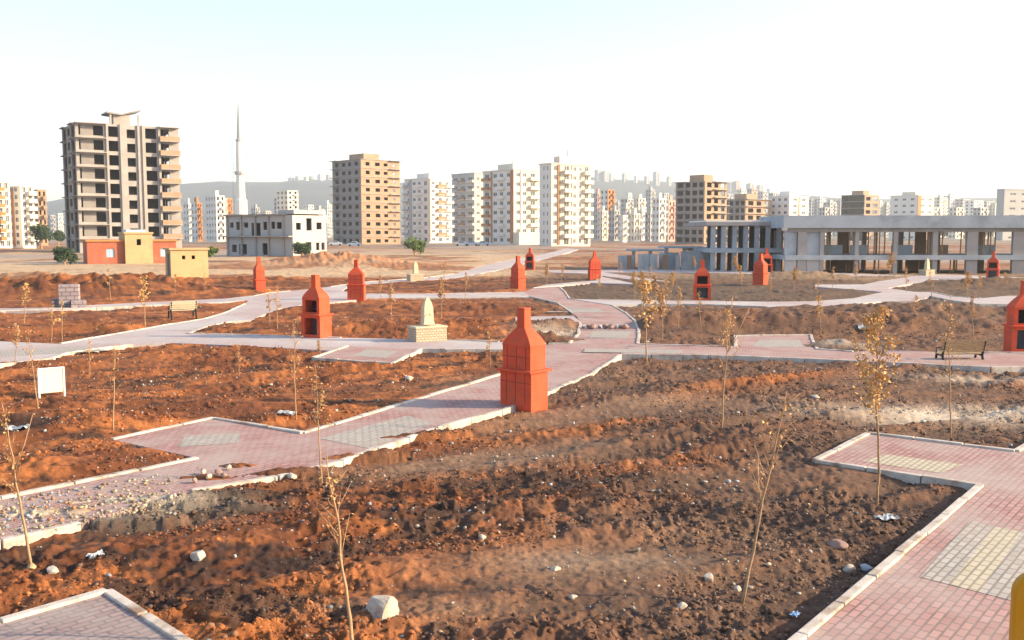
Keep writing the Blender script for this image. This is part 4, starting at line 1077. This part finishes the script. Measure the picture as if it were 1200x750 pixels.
unfinished(424, 350, 34, 46, 44, 186, 10, 'brick_tower', 'unfinished tower with tan brick side and grey shaded side left of the white blocks', M['brick_tan'], M['block_grey'],
    [(.12,.22,.8,2.1),(.36,.48,.8,2.1),(.58,.68,.9,2.0),(.80,.88,.9,2.0)], [(.10,.22,.8,2.2),(.34,.46,.8,2.2),(.56,.66,.8,2.2),(.78,.90,.8,2.2)],
    edges=(('l',0,1,.35),('l',.0,.28,1.6),('f',.0,1.02,.30),('f',.72,1.03,1.2)))
unfinished(825, 330, 34, 26, 42, 212, 8, 'tan_tower', 'unfinished tan tower with dark window rows left of the low glazed wing', M['brick_tan'], M['block_grey'],
    [(.10,.30,.6,2.3),(.42,.60,.6,2.3),(.72,.9,.6,2.3)], [(.06,.26,.7,2.3),(.34,.5,.7,2.3),(.58,.74,.7,2.3),(.8,.95,.7,2.3)], edges=(('f',.35,1.02,1.3),('l',-.02,.4,1.0)))
unfinished(873, 420, 28, 30, 42, 233, 6, 'brick_block', 'unfinished low brick block behind the glazed wing, right of the tan tower', M['brick_tan'], M['block_grey'],
    [(.10,.30,.4,2.3),(.42,.60,.4,2.3),(.72,.9,.4,2.3)], [(.06,.26,.4,2.3),(.34,.5,.4,2.3),(.58,.74,.4,2.3),(.8,.95,.4,2.3)], edges=(('f',0,1,.9),('l',0,1,.6)))
unfinished(1012, 520, 26, 16, 40, 228, 7, 'dark_frame_block', 'dark unfinished block with a roof hut showing above the hall roof', M['brick_tan'], M['inner'],
    [(.1,.4,.4,2.4),(.55,.9,.4,2.4)], [(.05,.3,.4,2.4),(.36,.64,.4,2.4),(.7,.95,.4,2.4)], edges=(('l',0,1,.9),))

# --- finished white apartment blocks
def apartments(xc, D, a, b, phi, ytop, floors, label, mf, ml, pf, pl, balc=(), strips=(), rooftop=True, podium=None, name='apartment_block'):
    X, Y, rz, Wd, Dp = block_place(xc, D, a, b, phi)
    g = gz(X, Y); fh = (AT(xc, ytop, D).z - g)/floors
    t = thing(name, label, 'building', (X, Y, g), rz)
    z0 = fh*0.0
    shell(t, 'x', Wd, Dp, floors*fh, holes_for(Wd, floors, fh, pf), [], holes_for(Dp, floors, fh, pl), mf, ml)
    floors_interior(t, Wd, Dp, floors, fh, M['plaster_grey'])
    nf = min(len(pf)*floors, 60)
    windows(t, 'f', Wd, Dp, floors, fh, pf); windows(t, 'l', Wd, Dp, floors, fh, pl)
    for f in range(1, floors):
        for side, u0, u1, dep, pm in balc: balcony(t, side, Wd, Dp, u0, u1, f*fh, dep, M[pm], M['plaster_white'], .95)
    for side, u0, u1, mm in strips: MB().box(*side_box(side, Wd, Dp, u0, u1, .25, .5, floors*fh-.2, .0)).build('facade_strip', M[mm], t)
    MB().box(-Wd/2-.25, Wd/2+.25, -Dp/2-.25, Dp/2+.25, floors*fh-.04, floors*fh+.35).build('cornice', mf, t)
    if rooftop:
        MB().box(-Wd*.22, Wd*.18, -Dp*.25, Dp*.25, floors*fh+.33, floors*fh+2.5).build('roof_hut', mf, t)
        MB().tube([(Wd*.05,0,floors*fh+2.4),(Wd*.05,0,floors*fh+4.6)], .08).build('mast', M['steel'], t)
    if podium: MB().box(-Wd*podium[0], Wd*podium[1], -Dp/2-podium[2], -Dp/2-.01, -1, podium[3]).build('podium', mf, t)
    return t
w3 = [(.10,.22,.9,2.2),(.40,.52,.9,2.2),(.72,.84,.9,2.2)]
apartments(503, 400, 29, 27, 42, 209, 8, 'white block with a brown strip right of the brick tower', M['plaster_white'], M['plaster_white'], [(.12,.25,.9,2.2),(.42,.56,.5,2.3),(.74,.86,.9,2.2)],
    [(.12,.22,.9,2.2),(.34,.46,.9,2.2),(.56,.66,.9,2.2),(.80,.92,.5,2.3)], balc=(('f',.34,.64,1.2,'plaster_orange'),('f',.70,1.03,1.2,'plaster_cream'),('l',-.03,.16,1.2,'plaster_grey'),('l',.5,.7,.8,'plaster_white')), strips=(('f',.0,.05,'brown'),('l',.2,.3,'plaster_grey')))
apartments(556, 440, 27, 28, 40, 203, 8, 'grey white block with dark balconies behind the orange striped block', M['plaster_grey'], M['plaster_grey'], w3, [(.08,.26,.4,2.3),(.40,.58,.4,2.3),(.72,.92,.4,2.3)],
    balc=(('l',.05,.30,1.2,'plaster_grey'),('l',.38,.62,1.2,'brown'),('l',.70,1.0,1.2,'plaster_grey')), rooftop=False)
apartments(602, 322, 37, 30, 38, 199, 8, 'white apartment block with orange strips and a white podium', M['plaster_cream'], M['plaster_white'], [(.10,.24,.9,2.2),(.36,.50,.9,2.2),(.66,.84,.4,2.3)],
    [(.06,.20,.4,2.3),(.34,.46,.9,2.2),(.56,.66,.9,2.2),(.78,.88,.9,2.2)], balc=(('l',.02,.24,1.2,'plaster_orange'),('l',.5,.72,1.0,'plaster_white'),('f',.60,1.03,1.3,'plaster_cream')),
    strips=(('l',.27,.31,'plaster_orange'),('l',.90,.98,'plaster_orange'),('f',.26,.32,'plaster_white')), podium=(.5,.3,3.0,4.2))
apartments(646, 280, 14, 47, 36, 192, 9, 'cream tower block with curved stacked balconies right of the orange striped block', M['plaster_cream'], M['plaster_white'], [(.05,.13,.8,2.2),(.32,.44,.4,2.3),(.55,.62,.9,2.1),(.70,.76,.9,2.1),(.84,.94,.4,2.3)],
    [(.3,.42,.9,2.2),(.6,.72,.9,2.2)], balc=(('f',.27,.50,1.4,'plaster_cream'),('f',.80,1.02,1.2,'plaster_cream')), strips=(('f',.15,.21,'brown'),('f',.51,.53,'plaster_white')))
apartments(26, 262, 16, 14, 48, 219, 8, 'white block with orange bands and lit balconies at the left edge', M['plaster_white'], M['plaster_white'], [(.15,.4,.6,2.2),(.6,.85,.6,2.2)],
    [(.2,.4,.9,2.2),(.6,.8,.9,2.2)], balc=(('f',.5,1.1,1.4,'plaster_cream'),), strips=(('l',.45,.55,'plaster_orange'),), rooftop=False)
apartments(-2, 255, 10, 14, 48, 214, 8, 'cream block cut by the left edge of the photo', M['plaster_cream'], M['plaster_white'], [(.15,.4,.6,2.2),(.6,.85,.6,2.2)],
    [(.2,.4,.9,2.2),(.6,.8,.9,2.2)], balc=(('f',.1,.5,1.2,'plaster_orange'),), strips=(), rooftop=False)
apartments(924, 430, 23, 22, 40, 230, 7, 'white block with a reddish roof hut above the glazed wing', M['plaster_white'], M['plaster_white'], [(.2,.4,.9,2.2),(.65,.85,.9,2.2)], [(.15,.28,.9,2.2),(.45,.58,.9,2.2),(.74,.88,.9,2.2)], strips=(('f',.48,.56,'plaster_pink'),), rooftop=True)
apartments(1074, 560, 30, 18, 38, 229, 7, 'white blue block with a lit orange side above the middle of the hall roof', M['plaster_cream'], M['plaster_white'], [(.2,.4,.9,2.2),(.65,.85,.9,2.2)], [(.15,.28,.9,2.2),(.45,.58,.9,2.2),(.74,.88,.9,2.2)], strips=(('f',.0,.2,'plaster_orange'),))
apartments(1175, 520, 8, 60, 20, 222, 7, 'grey block with a dark roof at the right edge above the hall', M['plaster_grey'], M['plaster_grey'], [(.1,.2,.9,2.2),(.3,.4,.9,2.2),(.5,.6,.9,2.2),(.7,.8,.9,2.2)], [], rooftop=False)

# --- unfinished two storey house
X, Y, rz, Wd, Dp = block_place(343, 160, 78, 40, 58)
g = gz(X, Y); zt = AT(343, 252, 160).z; f2 = (zt-g)/2
t = thing('unfinished_house', 'unfinished two storey house with grey front and cream lit end left of centre', 'building', (X, Y, g), rz)
plh = [(.04,.10,f2+1.4,f2+2.3),(.14,.20,f2+1.0,f2+2.4),(.26,.33,f2+1.4,f2+2.3),(.38,.52,f2+.0,f2+2.2),(.56,.62,f2+1.0,f2+2.4),(.68,.74,f2+1.2,f2+2.4),(.06,.14,.6,1.9),(.18,.30,.2,2.0),(.54,.66,.2,2.2),(.76,.84,f2+1.2,f2+2.3)]
pfh = [(.10,.24,f2+1.0,f2+2.2),(.40,.56,f2+.9,f2+3.0),(.70,.86,f2+1.1,f2+2.3),(.40,.54,.9,2.4),(.68,.78,1.0,2.3),(.84,.94,1.0,2.3)]
pfh = [(a*Wd, b_*Wd, c, d) for a, b_, c, d in pfh]; plh = [(a*Dp, b_*Dp, c, d) for a, b_, c, d in plh]
shell(t, 'x', Wd, Dp, 2*f2, pfh, [], plh, M['plaster_grey'], M['plaster_grey'])
floors_interior(t, Wd, Dp, 2, f2)
MB().box(-Wd/2-.5, Wd/2+.1, -Dp/2+1.5, Dp/2+.5, 2*f2-.045, 2*f2+.22).build('roof_edge', M['concrete'], t)
MB().box(-Wd/2+.3, Wd/2-.1, -Dp/2-.05, -Dp/2+3.5, 2*f2+.225, 2*f2+.9).build('raised_parapet', M['plaster_grey'], t)
for u in (.0,.22,.44,.64,.86): MB().box(*side_box('l', Wd, Dp, u, u+.02, .3, -1, 2*f2-.05, 0)).build('column', M['concrete_light'], t)
MB().box(*side_box('l', Wd, Dp, 0, 1, 1.0, f2-.2, f2, .01)).build('terrace_slab', M['concrete_light'], t)
# --- red house with a yellow middle tower
cA, cB = AT(107, 308, 126), AT(205, 308, 126)
Wd = (cB-cA).length; cx = (cA+cB)/2; al = math.atan2(cx.x, cx.y)
g = gz(cx.x, cx.y)
t = thing('red_house', 'low red house with a yellow middle tower before the tall concrete tower', 'building', (cx.x, cx.y, g), -al+R(8))
hr = AT(120, 283, 126).z - g; ht = AT(160, 274, 126).z - g
x1, x2 = -Wd/2+.41*Wd, -Wd/2+.72*Wd
for s, (xa, xb, hx) in enumerate(((-Wd/2, x1-.01, .62), (x2+.01, Wd/2, .5))):
    wid = xb-xa; b = MB(); c = hx*wid
    b.panel((xa,0), (1,0), (0,-1), wid, -1, hr, .25, [(c-.5, c+.5, .9, 2.0)])
    b.panel((xa,5), (0,-1), (-1,0), 4.99, -1, hr, .25, []); b.panel((xb,0.01), (0,1), (1,0), 4.99, -1, hr, .25, []); b.box(xa+.26, xb-.26, 4.8, 4.99, -1, hr-.3)
    b.build('red_wall', M['plaster_red'], t)
    MB().box(xa-.15, xb+(.15 if s else -.02), -.2, 5.2, hr, hr+.25).build('roof_slab', M['plaster_orange'], t)
    wdw = MB().box(xa+c-.5, xa+c+.5, .12, .16, .9, 2.0).build('window', M['blue_glass'], t)
    MB().box(xa+c-.04, xa+c+.04, .09, .119, .9, 2.0).build('frame', M['frame_white'], wdw)
b = MB(); b.panel((x1,-.6), (1,0), (0,-1), x2-x1, -1, ht, .25, [((x2-x1)*.42, (x2-x1)*.58, ht-1.5, ht-.7)])
b.panel((x1,5.2), (0,-1), (-1,0), 5.79, -1, ht, .25, []); b.panel((x2,-.59), (0,1), (1,0), 5.79, -1, ht, .25, [])
b.build('yellow_tower', M['plaster_yellow'], t)
MB().box(x1-.12, x2+.12, -.75, 5.3, ht, ht+.22).build('tower_roof', M['plaster_yellow'], t)
MB().box(x1+.4, x2-.6, 1, 4, ht+.22, ht+.55).build('water_tank', M['car_pale'], t)
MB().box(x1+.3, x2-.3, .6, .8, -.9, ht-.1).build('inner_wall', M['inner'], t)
# --- yellow shed
X, Y, rz, Wd, Dp = block_place(199, 75, 6, 42, 33)
g = gz(X, Y); hs = AT(199, 293, 75).z - g
t = thing('yellow_shed', 'small flat roofed yellow shed with a dark side door at the left', 'shed', (X, Y, g), rz)
b = MB(); b.panel((-Wd/2,-Dp/2), (1,0), (0,-1), Wd, -1, hs, .2, [(.30*Wd,.39*Wd,hs-.75,hs-.45),(.56*Wd,.65*Wd,hs-.75,hs-.45)])
b.panel((-Wd/2,Dp/2), (0,-1), (-1,0), Dp-.201, -1, hs, .2, [(.35*Dp,.8*Dp,0,2.0)])
b.panel((Wd/2,-Dp/2+.201), (0,1), (1,0), Dp-.201, -1, hs, .2, []); b.panel((Wd/2-.201,Dp/2-.001), (-1,0), (0,1), Wd-.402, -1, hs, .2, [])
b.build('wall', M['plaster_yellow'], t)
MB().box(-Wd/2-.12, Wd/2+.12, -Dp/2-.12, Dp/2+.12, hs, hs+.14).build('roof', M['plaster_yellow'], t)
MB().box(-Wd/2+.05, -Wd/2+.09, Dp/2-.8*Dp, Dp/2-.35*Dp, 0, 2.0).build('door', M['steel'], t)
MB().box(-Wd/2+.5, Wd/2-.5, 0, .1, -.5, hs-.1).build('inner_wall', M['inner'], t)

# --- minaret under scaffold
D = 620
pm = AT(283, 262, D); k = D/FPX
t = thing('minaret', 'slender white minaret with a needle spire rising above the left skyline', 'minaret', (pm.x, pm.y, gz(pm.x, pm.y)))
zb = lambda yy: AT(283, yy, D).z - t.location.z
MB().lathe([(7.5*k, -3), (7.2*k, zb(235)), (5.2*k, zb(232)), (4.6*k, zb(200))], 12).build('shaft_base', M['plaster_white'], t, smooth=False)
MB().lathe([(4.7*k, zb(200)), (4.2*k, zb(180)), (3.8*k, zb(165))], 12).build('shaft', M['plaster_white'], t)
MB().lathe([(3.7*k, zb(166.5)), (4.4*k, zb(165)), (4.4*k, zb(163.5)), (3.2*k, zb(163))], 12).build('gallery', M['plaster_grey'], t)
MB().lathe([(5.8*k, zb(205)), (6.6*k, zb(203)), (6.6*k, zb(201)), (4.4*k, zb(200.5))], 12).build('gallery', M['plaster_grey'], t)
MB().lathe([(3.1*k, zb(163)), (2.2*k, zb(145)), (.5*k, zb(120)), (.08*k, zb(110))], 10).build('spire', M['plaster_grey'], t)
for xx in (-8.5, 8.5):
    s = MB(); h0, h1 = -2, zb(162)
    for dx in (-1, 1): s.box((xx+dx)*k-.07, (xx+dx)*k+.07, -.07, .07, h0, h1)
    zz = h0
    while zz < h1: s.box((xx-1)*k, (xx+1)*k, -.1, .1, zz, zz+.2); zz += 3.0
    s.build('scaffold_mast', M['plaster_grey'], t)

# --- concrete hall on the right
def px_x(px, Y): return AT(px, 273, Y).x
def hz_(py, Y, px=1060): return AT(px, py, Y).z
YH = 96
t = thing('concrete_hall', 'long unfinished two storey concrete hall with open column bays at the right', 'building', (px_x(920, YH), YH, -.25))
ox, oz = t.location.x, t.location.z
def hx(px): return px_x(px, YH)-ox
def hzz(py): return hz_(py, YH)-oz
L_ = hx(1330); dep = 9
zp0, zp1, zb0, zm0, zm1 = hzz(266), hzz(252.5), hzz(270), hzz(304.5), hzz(299)
MB().box(0, L_, 0, dep, zp0, zp0+.3).build('roof_slab', M['concrete_blue'], t)
MB().box(0, L_, -.5, -.2, zp0-.1, zp1).build('parapet', M['concrete_blue'], t)
MB().box(-.3, -.01, -.5, dep, zp0-.1, zp1-.001).build('side_parapet', M['concrete_blue'], t)
MB().box(0.3, L_, -.2, .2, zb0-.15, zp0-.002).build('roof_beam', M['concrete'], t)
MB().box(0, L_, -.35, dep, zm0, zm1).build('floor_slab', M['concrete_blue'], t)
for a, b in ((920,934),(946,961)):
    MB().box(hx(a)+.01, hx(b), .05, .30, zm1, zb0).build('wall_panel', M['concrete_blue'], t)
    MB().box(hx(a)+.01, hx(b), -.10, .15, -1, zm0-.002).build('wall_panel', M['plaster_grey'], t)
for a, b in ((935,945.5),(961,965.5),(1002,1006),(1047,1052),(1093,1099),(1133,1146),(1187,1203),(1245,1250),(1290,1296)):
    for yy in (0, 8.5):
        MB().box(hx(a), hx(a)+max(.38,(hx(b)-hx(a))), yy-.16, yy+.24, -1, zb0 if yy else zb0-.15).build('column', M['concrete_light'], t)
for a, b, m_ in ((1010,1030,'concrete_blue'),(1060,1085,'concrete_blue'),(975,1000,'concrete_blue'),(1105,1128,'brick_tan'),(1150,1185,'concrete_blue')):
    MB().box(hx(a), hx(b), 3.0, 3.25, zm1, zm1+1.0).build('low_wall', M[m_], t)
    if a in (1010, 1105): MB().box(hx(a)-.5, hx(b)+.6, 7.5, 7.7, -1, zm0-.01).build('rear_wall', M['brick_tan'], t)
for a in (1012, 1110): MB().box(hx(a), hx(a+14), 7.5, 7.7, zm1, zp0-.01).build('rear_wall', M['brick_tan'], t)
rr = random.Random(3)
for k_ in range(64):
    xx = rr.uniform(hx(966), hx(1200)); yy = rr.uniform(1, 8.5); up = rr.random() < .65
    MB().tube([(xx,yy,zm1 if up else -.5),(xx+rr.uniform(-.05,.05),yy,zp0-.02 if up else zm0-.02)], .07, 5).build('timber_prop', M['prop'], t)
# glazed wing
YW = 101
t = thing('glazed_wing', 'lower two storey wing with slabs and dark glazed bays left of the hall', 'building', (px_x(832, YW), YW, -.2))
ox, oz = t.location.x, t.location.z
def wx(px): return px_x(px, YW)-ox
def wz(py): return AT(870, py, YW).z-oz
L_ = wx(921)
MB().box(-.6, L_, -.7, 12, wz(264.5), wz(260)).build('roof_slab', M['concrete_light'], t)
MB().box(-.2, L_, 1.0, 11, wz(260)+.002, wz(258)).build('roof_screed', M['plaster_white'], t)
MB().box(-.3, L_, -.6, 12, wz(296), wz(291)).build('floor_slab', M['concrete_blue'], t)
for a in (833, 845, 858, 871, 884, 897, 910):
    for (u, v) in ((wz(291), wz(264.5)), (-1, wz(296))):
        MB().box(wx(a), wx(a)+.45, -.3, .1, u, v-.002).build('column', M['concrete_blue'], t)
        MB().box(wx(a)+.46, wx(a+12), 4.0, 4.1, u, v-.003).build('glazing', M['glass'], t)
# low wall on the left of the wing
YL = 104
t = thing('foundation_wall', 'low broken pale blue foundation walls with short piers left of the glazed wing', 'wall', (px_x(724, YL), YL, -.3))
ox, oz = t.location.x, t.location.z
def lx(px): return px_x(px, YL)-ox
def lz(py): return AT(780, py, YL).z-oz
for a0, a1, dy in ((726, 745, 1.0), (748.5, 771, .0), (774, 797, .6), (799, 833, .0)):
    MB().box(lx(a0), lx(a1), dy, dy+.3, -.5, lz(299.5-(a0-726)*.07)).build('wall_body', M['concrete_blue'], t)
for a0, a1, dy in ((745, 790, 0), (786, 834, .5)):
    z_ = lz(297-(a0-726)*.09)
    MB().box(lx(a0), lx(a1), 4+dy, 9, z_, z_+.2).build('top_slab', M['concrete_blue'], t)
    for a2 in (a0+2, (a0+a1)/2, a1-3): MB().box(lx(a2), lx(a2)+.35, 4.2+dy, 4.6+dy, -.5, z_-.002).build('column', M['concrete_light'], t)
for a in (735, 748, 762, 777, 792, 806, 820): MB().box(lx(a), lx(a)+.5, -.12, -.003, -.4, lz(299)).build('pier', M['brown'] if a % 2 else M['plaster_grey'], t)

# ------------------------------------------------------------------ far city blocks: each one a thing, real openings
rc = random.Random(11)
def city_block(xc, a, b, ytop, D, mf, ml, floors, phi=38, label='', group=None):
    X, Y, rz, Wd, Dp = block_place(xc, D, a, b, phi + rc.uniform(-6, 6))
    g = gz(X, Y); top = AT(xc, ytop, D).z
    H = max(top-g, 6.0)
    if D > 1100: H = min(H, 26.0 + 0.006*D)
    fh = 1
    H = H*1.0; fh = H/floors
    o0 = MB()
    n = max(2, int(Wd/4)); m = max(2, int(Dp/4))
    pf = [((i+.28)/n, (i+.72)/n, fh*.3, fh*.78) for i in range(n)]
    pl = [((i+.28)/m, (i+.72)/m, fh*.3, fh*.78) for i in range(m)]
    o0.panel((-Wd/2,-Dp/2), (1,0), (0,-1), Wd, -4, H, .4, holes_for(Wd, floors, fh, pf))
    o0.panel((Wd/2,-Dp/2+.401), (0,1), (1,0), Dp-.401, -4, H, .4, [])
    o0.box(-Wd/2+.41, Wd/2-.41, -Dp/2+.41, Dp/2-.41, H-.5, H-.1)
    if rc.random() < .6: o0.box(-Wd*.15, Wd*.2, -Dp*.2, Dp*.2, H-.09, H+2.5)
    for f in range(1, floors):
        u0 = -Wd/2 + Wd*.55; o0.box(u0, u0+Wd*.4, -Dp/2-1.2, -Dp/2-.01, f*fh-.2, f*fh+.8)
    t = thing('city_block', label, 'building', (X, Y, g), rz, group)
    o0.build('front_walls', mf, t)
    o1 = MB(); o1.panel((-Wd/2,Dp/2), (0,-1), (-1,0), Dp-.401, -4, H, .4, holes_for(Dp, floors, fh, pl))
    o1.panel((Wd/2-.401,Dp/2-.001), (-1,0), (0,1), Wd-.802, -4, H, .4, [])
    o1.build('left_walls', ml, t)
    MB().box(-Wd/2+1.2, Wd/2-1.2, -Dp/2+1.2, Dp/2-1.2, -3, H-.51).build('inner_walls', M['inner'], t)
cols = {'white':('plaster_white','plaster_white'), 'cream':('plaster_cream','plaster_cream'), 'grey':('plaster_grey','plaster_grey'), 'orange sided':('plaster_orange','plaster_white'), 'pinkish':('plaster_pink','plaster_grey'), 'tan':('brick_tan','concrete')}
ZONES = [('left of the minaret', 'far', [(222,6,4,238,480,'white'),(232,7,5,237,470,'orange sided'),(254,12,10,229,450,'white'),(268,4,5,232,460,'orange sided'),(222,3,3,244,900,'grey')]),
    ('right of the minaret', 'far', [(300,5,5,243,700,'grey'),(312,6,6,247,800,'cream'),(338,13,12,223,620,'cream'),(328,6,5,232,750,'grey'),(362,6,6,240,800,'white'),(374,7,7,245,650,'grey'),(384,5,5,238,900,'white'),(379,6,5,252,450,'white')]),
    ('on the left hill', 'tiny hazy', [(342,3,4,208,2500,'grey'),(351,4,4,206,2500,'white'),(366,3,3,206.5,2550,'grey'),(377,4,5,204,2500,'white'),(386,3,3,204.5,2550,'grey'),(360,3,3,207,2450,'cream')]),
    ('on the right hill', 'tiny hazy', [(700,4,4,199,2300,'grey'),(708,5,5,200.5,2300,'grey'),(731,3,3,203,2350,'grey'),(768,4,4,201.5,2300,'grey'),(745,3,3,206,2350,'white'),(757,3,3,206.5,2350,'grey'),(716,3,3,203,2350,'white'),(783,3,3,207,2350,'grey'),(855,4,4,213,2200,'grey'),(862,4,4,212,2200,'pinkish'),(878,5,4,215,2100,'pinkish'),(889,4,4,217,2100,'grey'),(901,4,4,221,2000,'white')]),
    ('right of the cream tower', 'pale', [(700,5,5,226,560,'pinkish'),(712,9,8,222,540,'orange sided'),(735,8,7,233,700,'grey'),(724,5,4,238,900,'grey'),(748,6,8,232,600,'cream'),(762,6,5,222,800,'grey'),(772,8,8,232,450,'white'),(783,4,8,235,460,'pinkish'),(742,6,6,219,1300,'grey'),(755,5,5,224,1200,'white'),(728,6,6,217,1500,'white'),(717,5,5,214,1700,'grey'),(770,6,6,216,1500,'grey'),(784,5,5,220,1300,'cream'),(702,5,5,215,1500,'grey'),(736,4,4,226,1100,'white'),(778,5,5,226,1000,'grey'),(707,5,4,233,800,'grey'),(733,5,5,243,520,'grey'),(752,6,5,246,520,'white'),(720,7,6,246,480,'grey'),(743,7,7,250,430,'cream'),(762,6,6,249,470,'grey'),(706,6,6,247,500,'cream'),(730,5,5,252,420,'white')]),
    ('behind the tan tower', 'pale', [(856,5,6,220,1200,'grey'),(868,6,6,222,1100,'cream'),(880,6,6,221,1000,'pinkish'),(893,6,5,224,1100,'grey'),(852,5,5,227,800,'grey'),(905,5,5,226,900,'grey')]),
    ('above the hall roof', 'distant', [(950,6,6,234,1000,'grey'),(960,6,6,232,1000,'white'),(972,8,7,237,900,'grey'),(984,5,5,235,1000,'grey'),(1030,6,6,238,900,'cream'),(1038,6,6,240,900,'grey'),(1100,8,8,231,900,'cream'),(1112,9,10,229,1000,'white'),(1127,8,8,233,1000,'grey'),(1140,10,10,235,950,'white'),(1155,8,8,236,1000,'grey'),(1165,6,6,240,1000,'cream'),(1208,8,8,236,1100,'white'),(1046,5,5,236,1200,'grey'),(940,6,6,240,800,'cream'),(966,7,7,243,650,'grey'),(1000,7,6,243,700,'white'),(1056,6,6,243,700,'cream'),(1094,7,7,243,700,'grey'),(1120,8,8,243,650,'cream'),(1148,8,8,243,700,'grey'),(1190,8,8,240,800,'white')]),
    ('behind the white blocks', 'pale', [(478,5,5,214,900,'grey'),(494,5,5,212,1000,'white'),(541,6,5,215,900,'grey'),(525,5,5,218,800,'white'),(626,6,6,210,700,'grey')]),
    ('beside the concrete tower', 'small', [(46,6,9,222,300,'tan'),(60,5,5,252,600,'grey'),(69,5,5,250,700,'white'),(-20,10,12,225,300,'cream')]),
]
ordw = ['first','second','third','fourth','fifth','sixth','seventh','eighth','ninth','tenth','eleventh','twelfth','thirteenth','fourteenth','fifteenth','sixteenth','seventeenth','eighteenth','nineteenth','twentieth']
for where, adj, lst in ZONES:
    lst = sorted(lst)
    for i, (xc, a, b, yt, D, c) in enumerate(lst):
        z0 = 0 if D < 1300 else float(hill(np.array([(xc-600)/FPX*D]), np.array([D*1.0]))[0])
        Hm = AT(xc, yt, D).z - z0
        fl = int(min(12, max(3, round(Hm/3.2))))
        mf, ml = cols[c]
        city_block(xc, a, b, yt, D, M[mf], M[ml], fl, label='%s %s apartment block %s, %s such from left' % (adj, c, where, ordw[sum(1 for q in lst[:i] if q[5] == c)]), group='hazy city blocks '+where)

# ------------------------------------------------------------------ parked cars far off
def make_car(m):
    t = thing('parked_car', '', 'car')
    prof = [(-2.1,.45),(-2.05,.85),(-1.3,.95),(-.8,1.42),(.6,1.45),(1.2,1.0),(2.0,.9),(2.1,.5),(2.0,.3),(-2.0,.3)]
    MB().loft([[(x_, -.82, z_) for x_, z_ in prof], [(x_, .82, z_) for x_, z_ in prof]]).build('body', m, t, bevel=.08)
    win = [(-1.12,.98),(-.72,1.36),(.52,1.38),(.98,1.02)]
    for s in (-1, 1): MB().loft([[(x_, s*.80, z_) for x_, z_ in win], [(x_, s*.835, z_) for x_, z_ in win]]).build('side_window', M['glass'], t)
    for x_ in (-1.35, 1.35):
        for s in (-1, 1):
            MB().tube([(x_, s*.66, .32), (x_, s*.86, .32)], .32, 12).build('wheel', M['tyre'], t)
    return t
ca = make_car(M['car_pale']); cb = make_car(M['car_white'])
first = {0: True, 1: True}
for px, Y, w, rz, lab in ((393,300,0,.2,'pale blue car parked at the foot of the brick tower, on its left'),(415,295,0,.1,'pale blue car parked before the brick tower, nearer its middle'),(541,290,1,.15,'white car parked below the grey white block'),
                          (553,285,0,-.1,'pale blue car parked below the orange striped block'),(566,288,0,.1,'pale blue car parked left of the white podium'),):
    src = (ca, cb)[w]
    o = src if first[w] else copy_tree(src); first[w] = False
    x_ = px_x(px, Y); o.location = (x_, Y, gz(x_, Y)); o.rotation_euler = (0,0,rz); o['label'] = lab; o['group'] = 'cars parked far off'

# ------------------------------------------------------------------ haze
hb = MB().box(-4500, 4500, -4500, 4500, -40, 330)
ho = hb.build('haze', bpy.data.materials.new('haze_air')); ho['kind'] = 'stuff'; ho['label'] = 'pale evening haze over the plain'
hm = ho.data.materials[0]; hm.use_nodes = True
nt = hm.node_tree
for n_ in list(nt.nodes):
    if n_.type != 'OUTPUT_MATERIAL': nt.nodes.remove(n_)
pv = nt.nodes.new('ShaderNodeVolumePrincipled')
pv.inputs['Color'].default_value = (0.80, 0.90, 1.0, 1)
pv.inputs['Density'].default_value = 0.00023
pv.inputs['Anisotropy'].default_value = 0.2
nt.links.new(pv.outputs[0], [n_ for n_ in nt.nodes if n_.type == 'OUTPUT_MATERIAL'][0].inputs['Volume'])
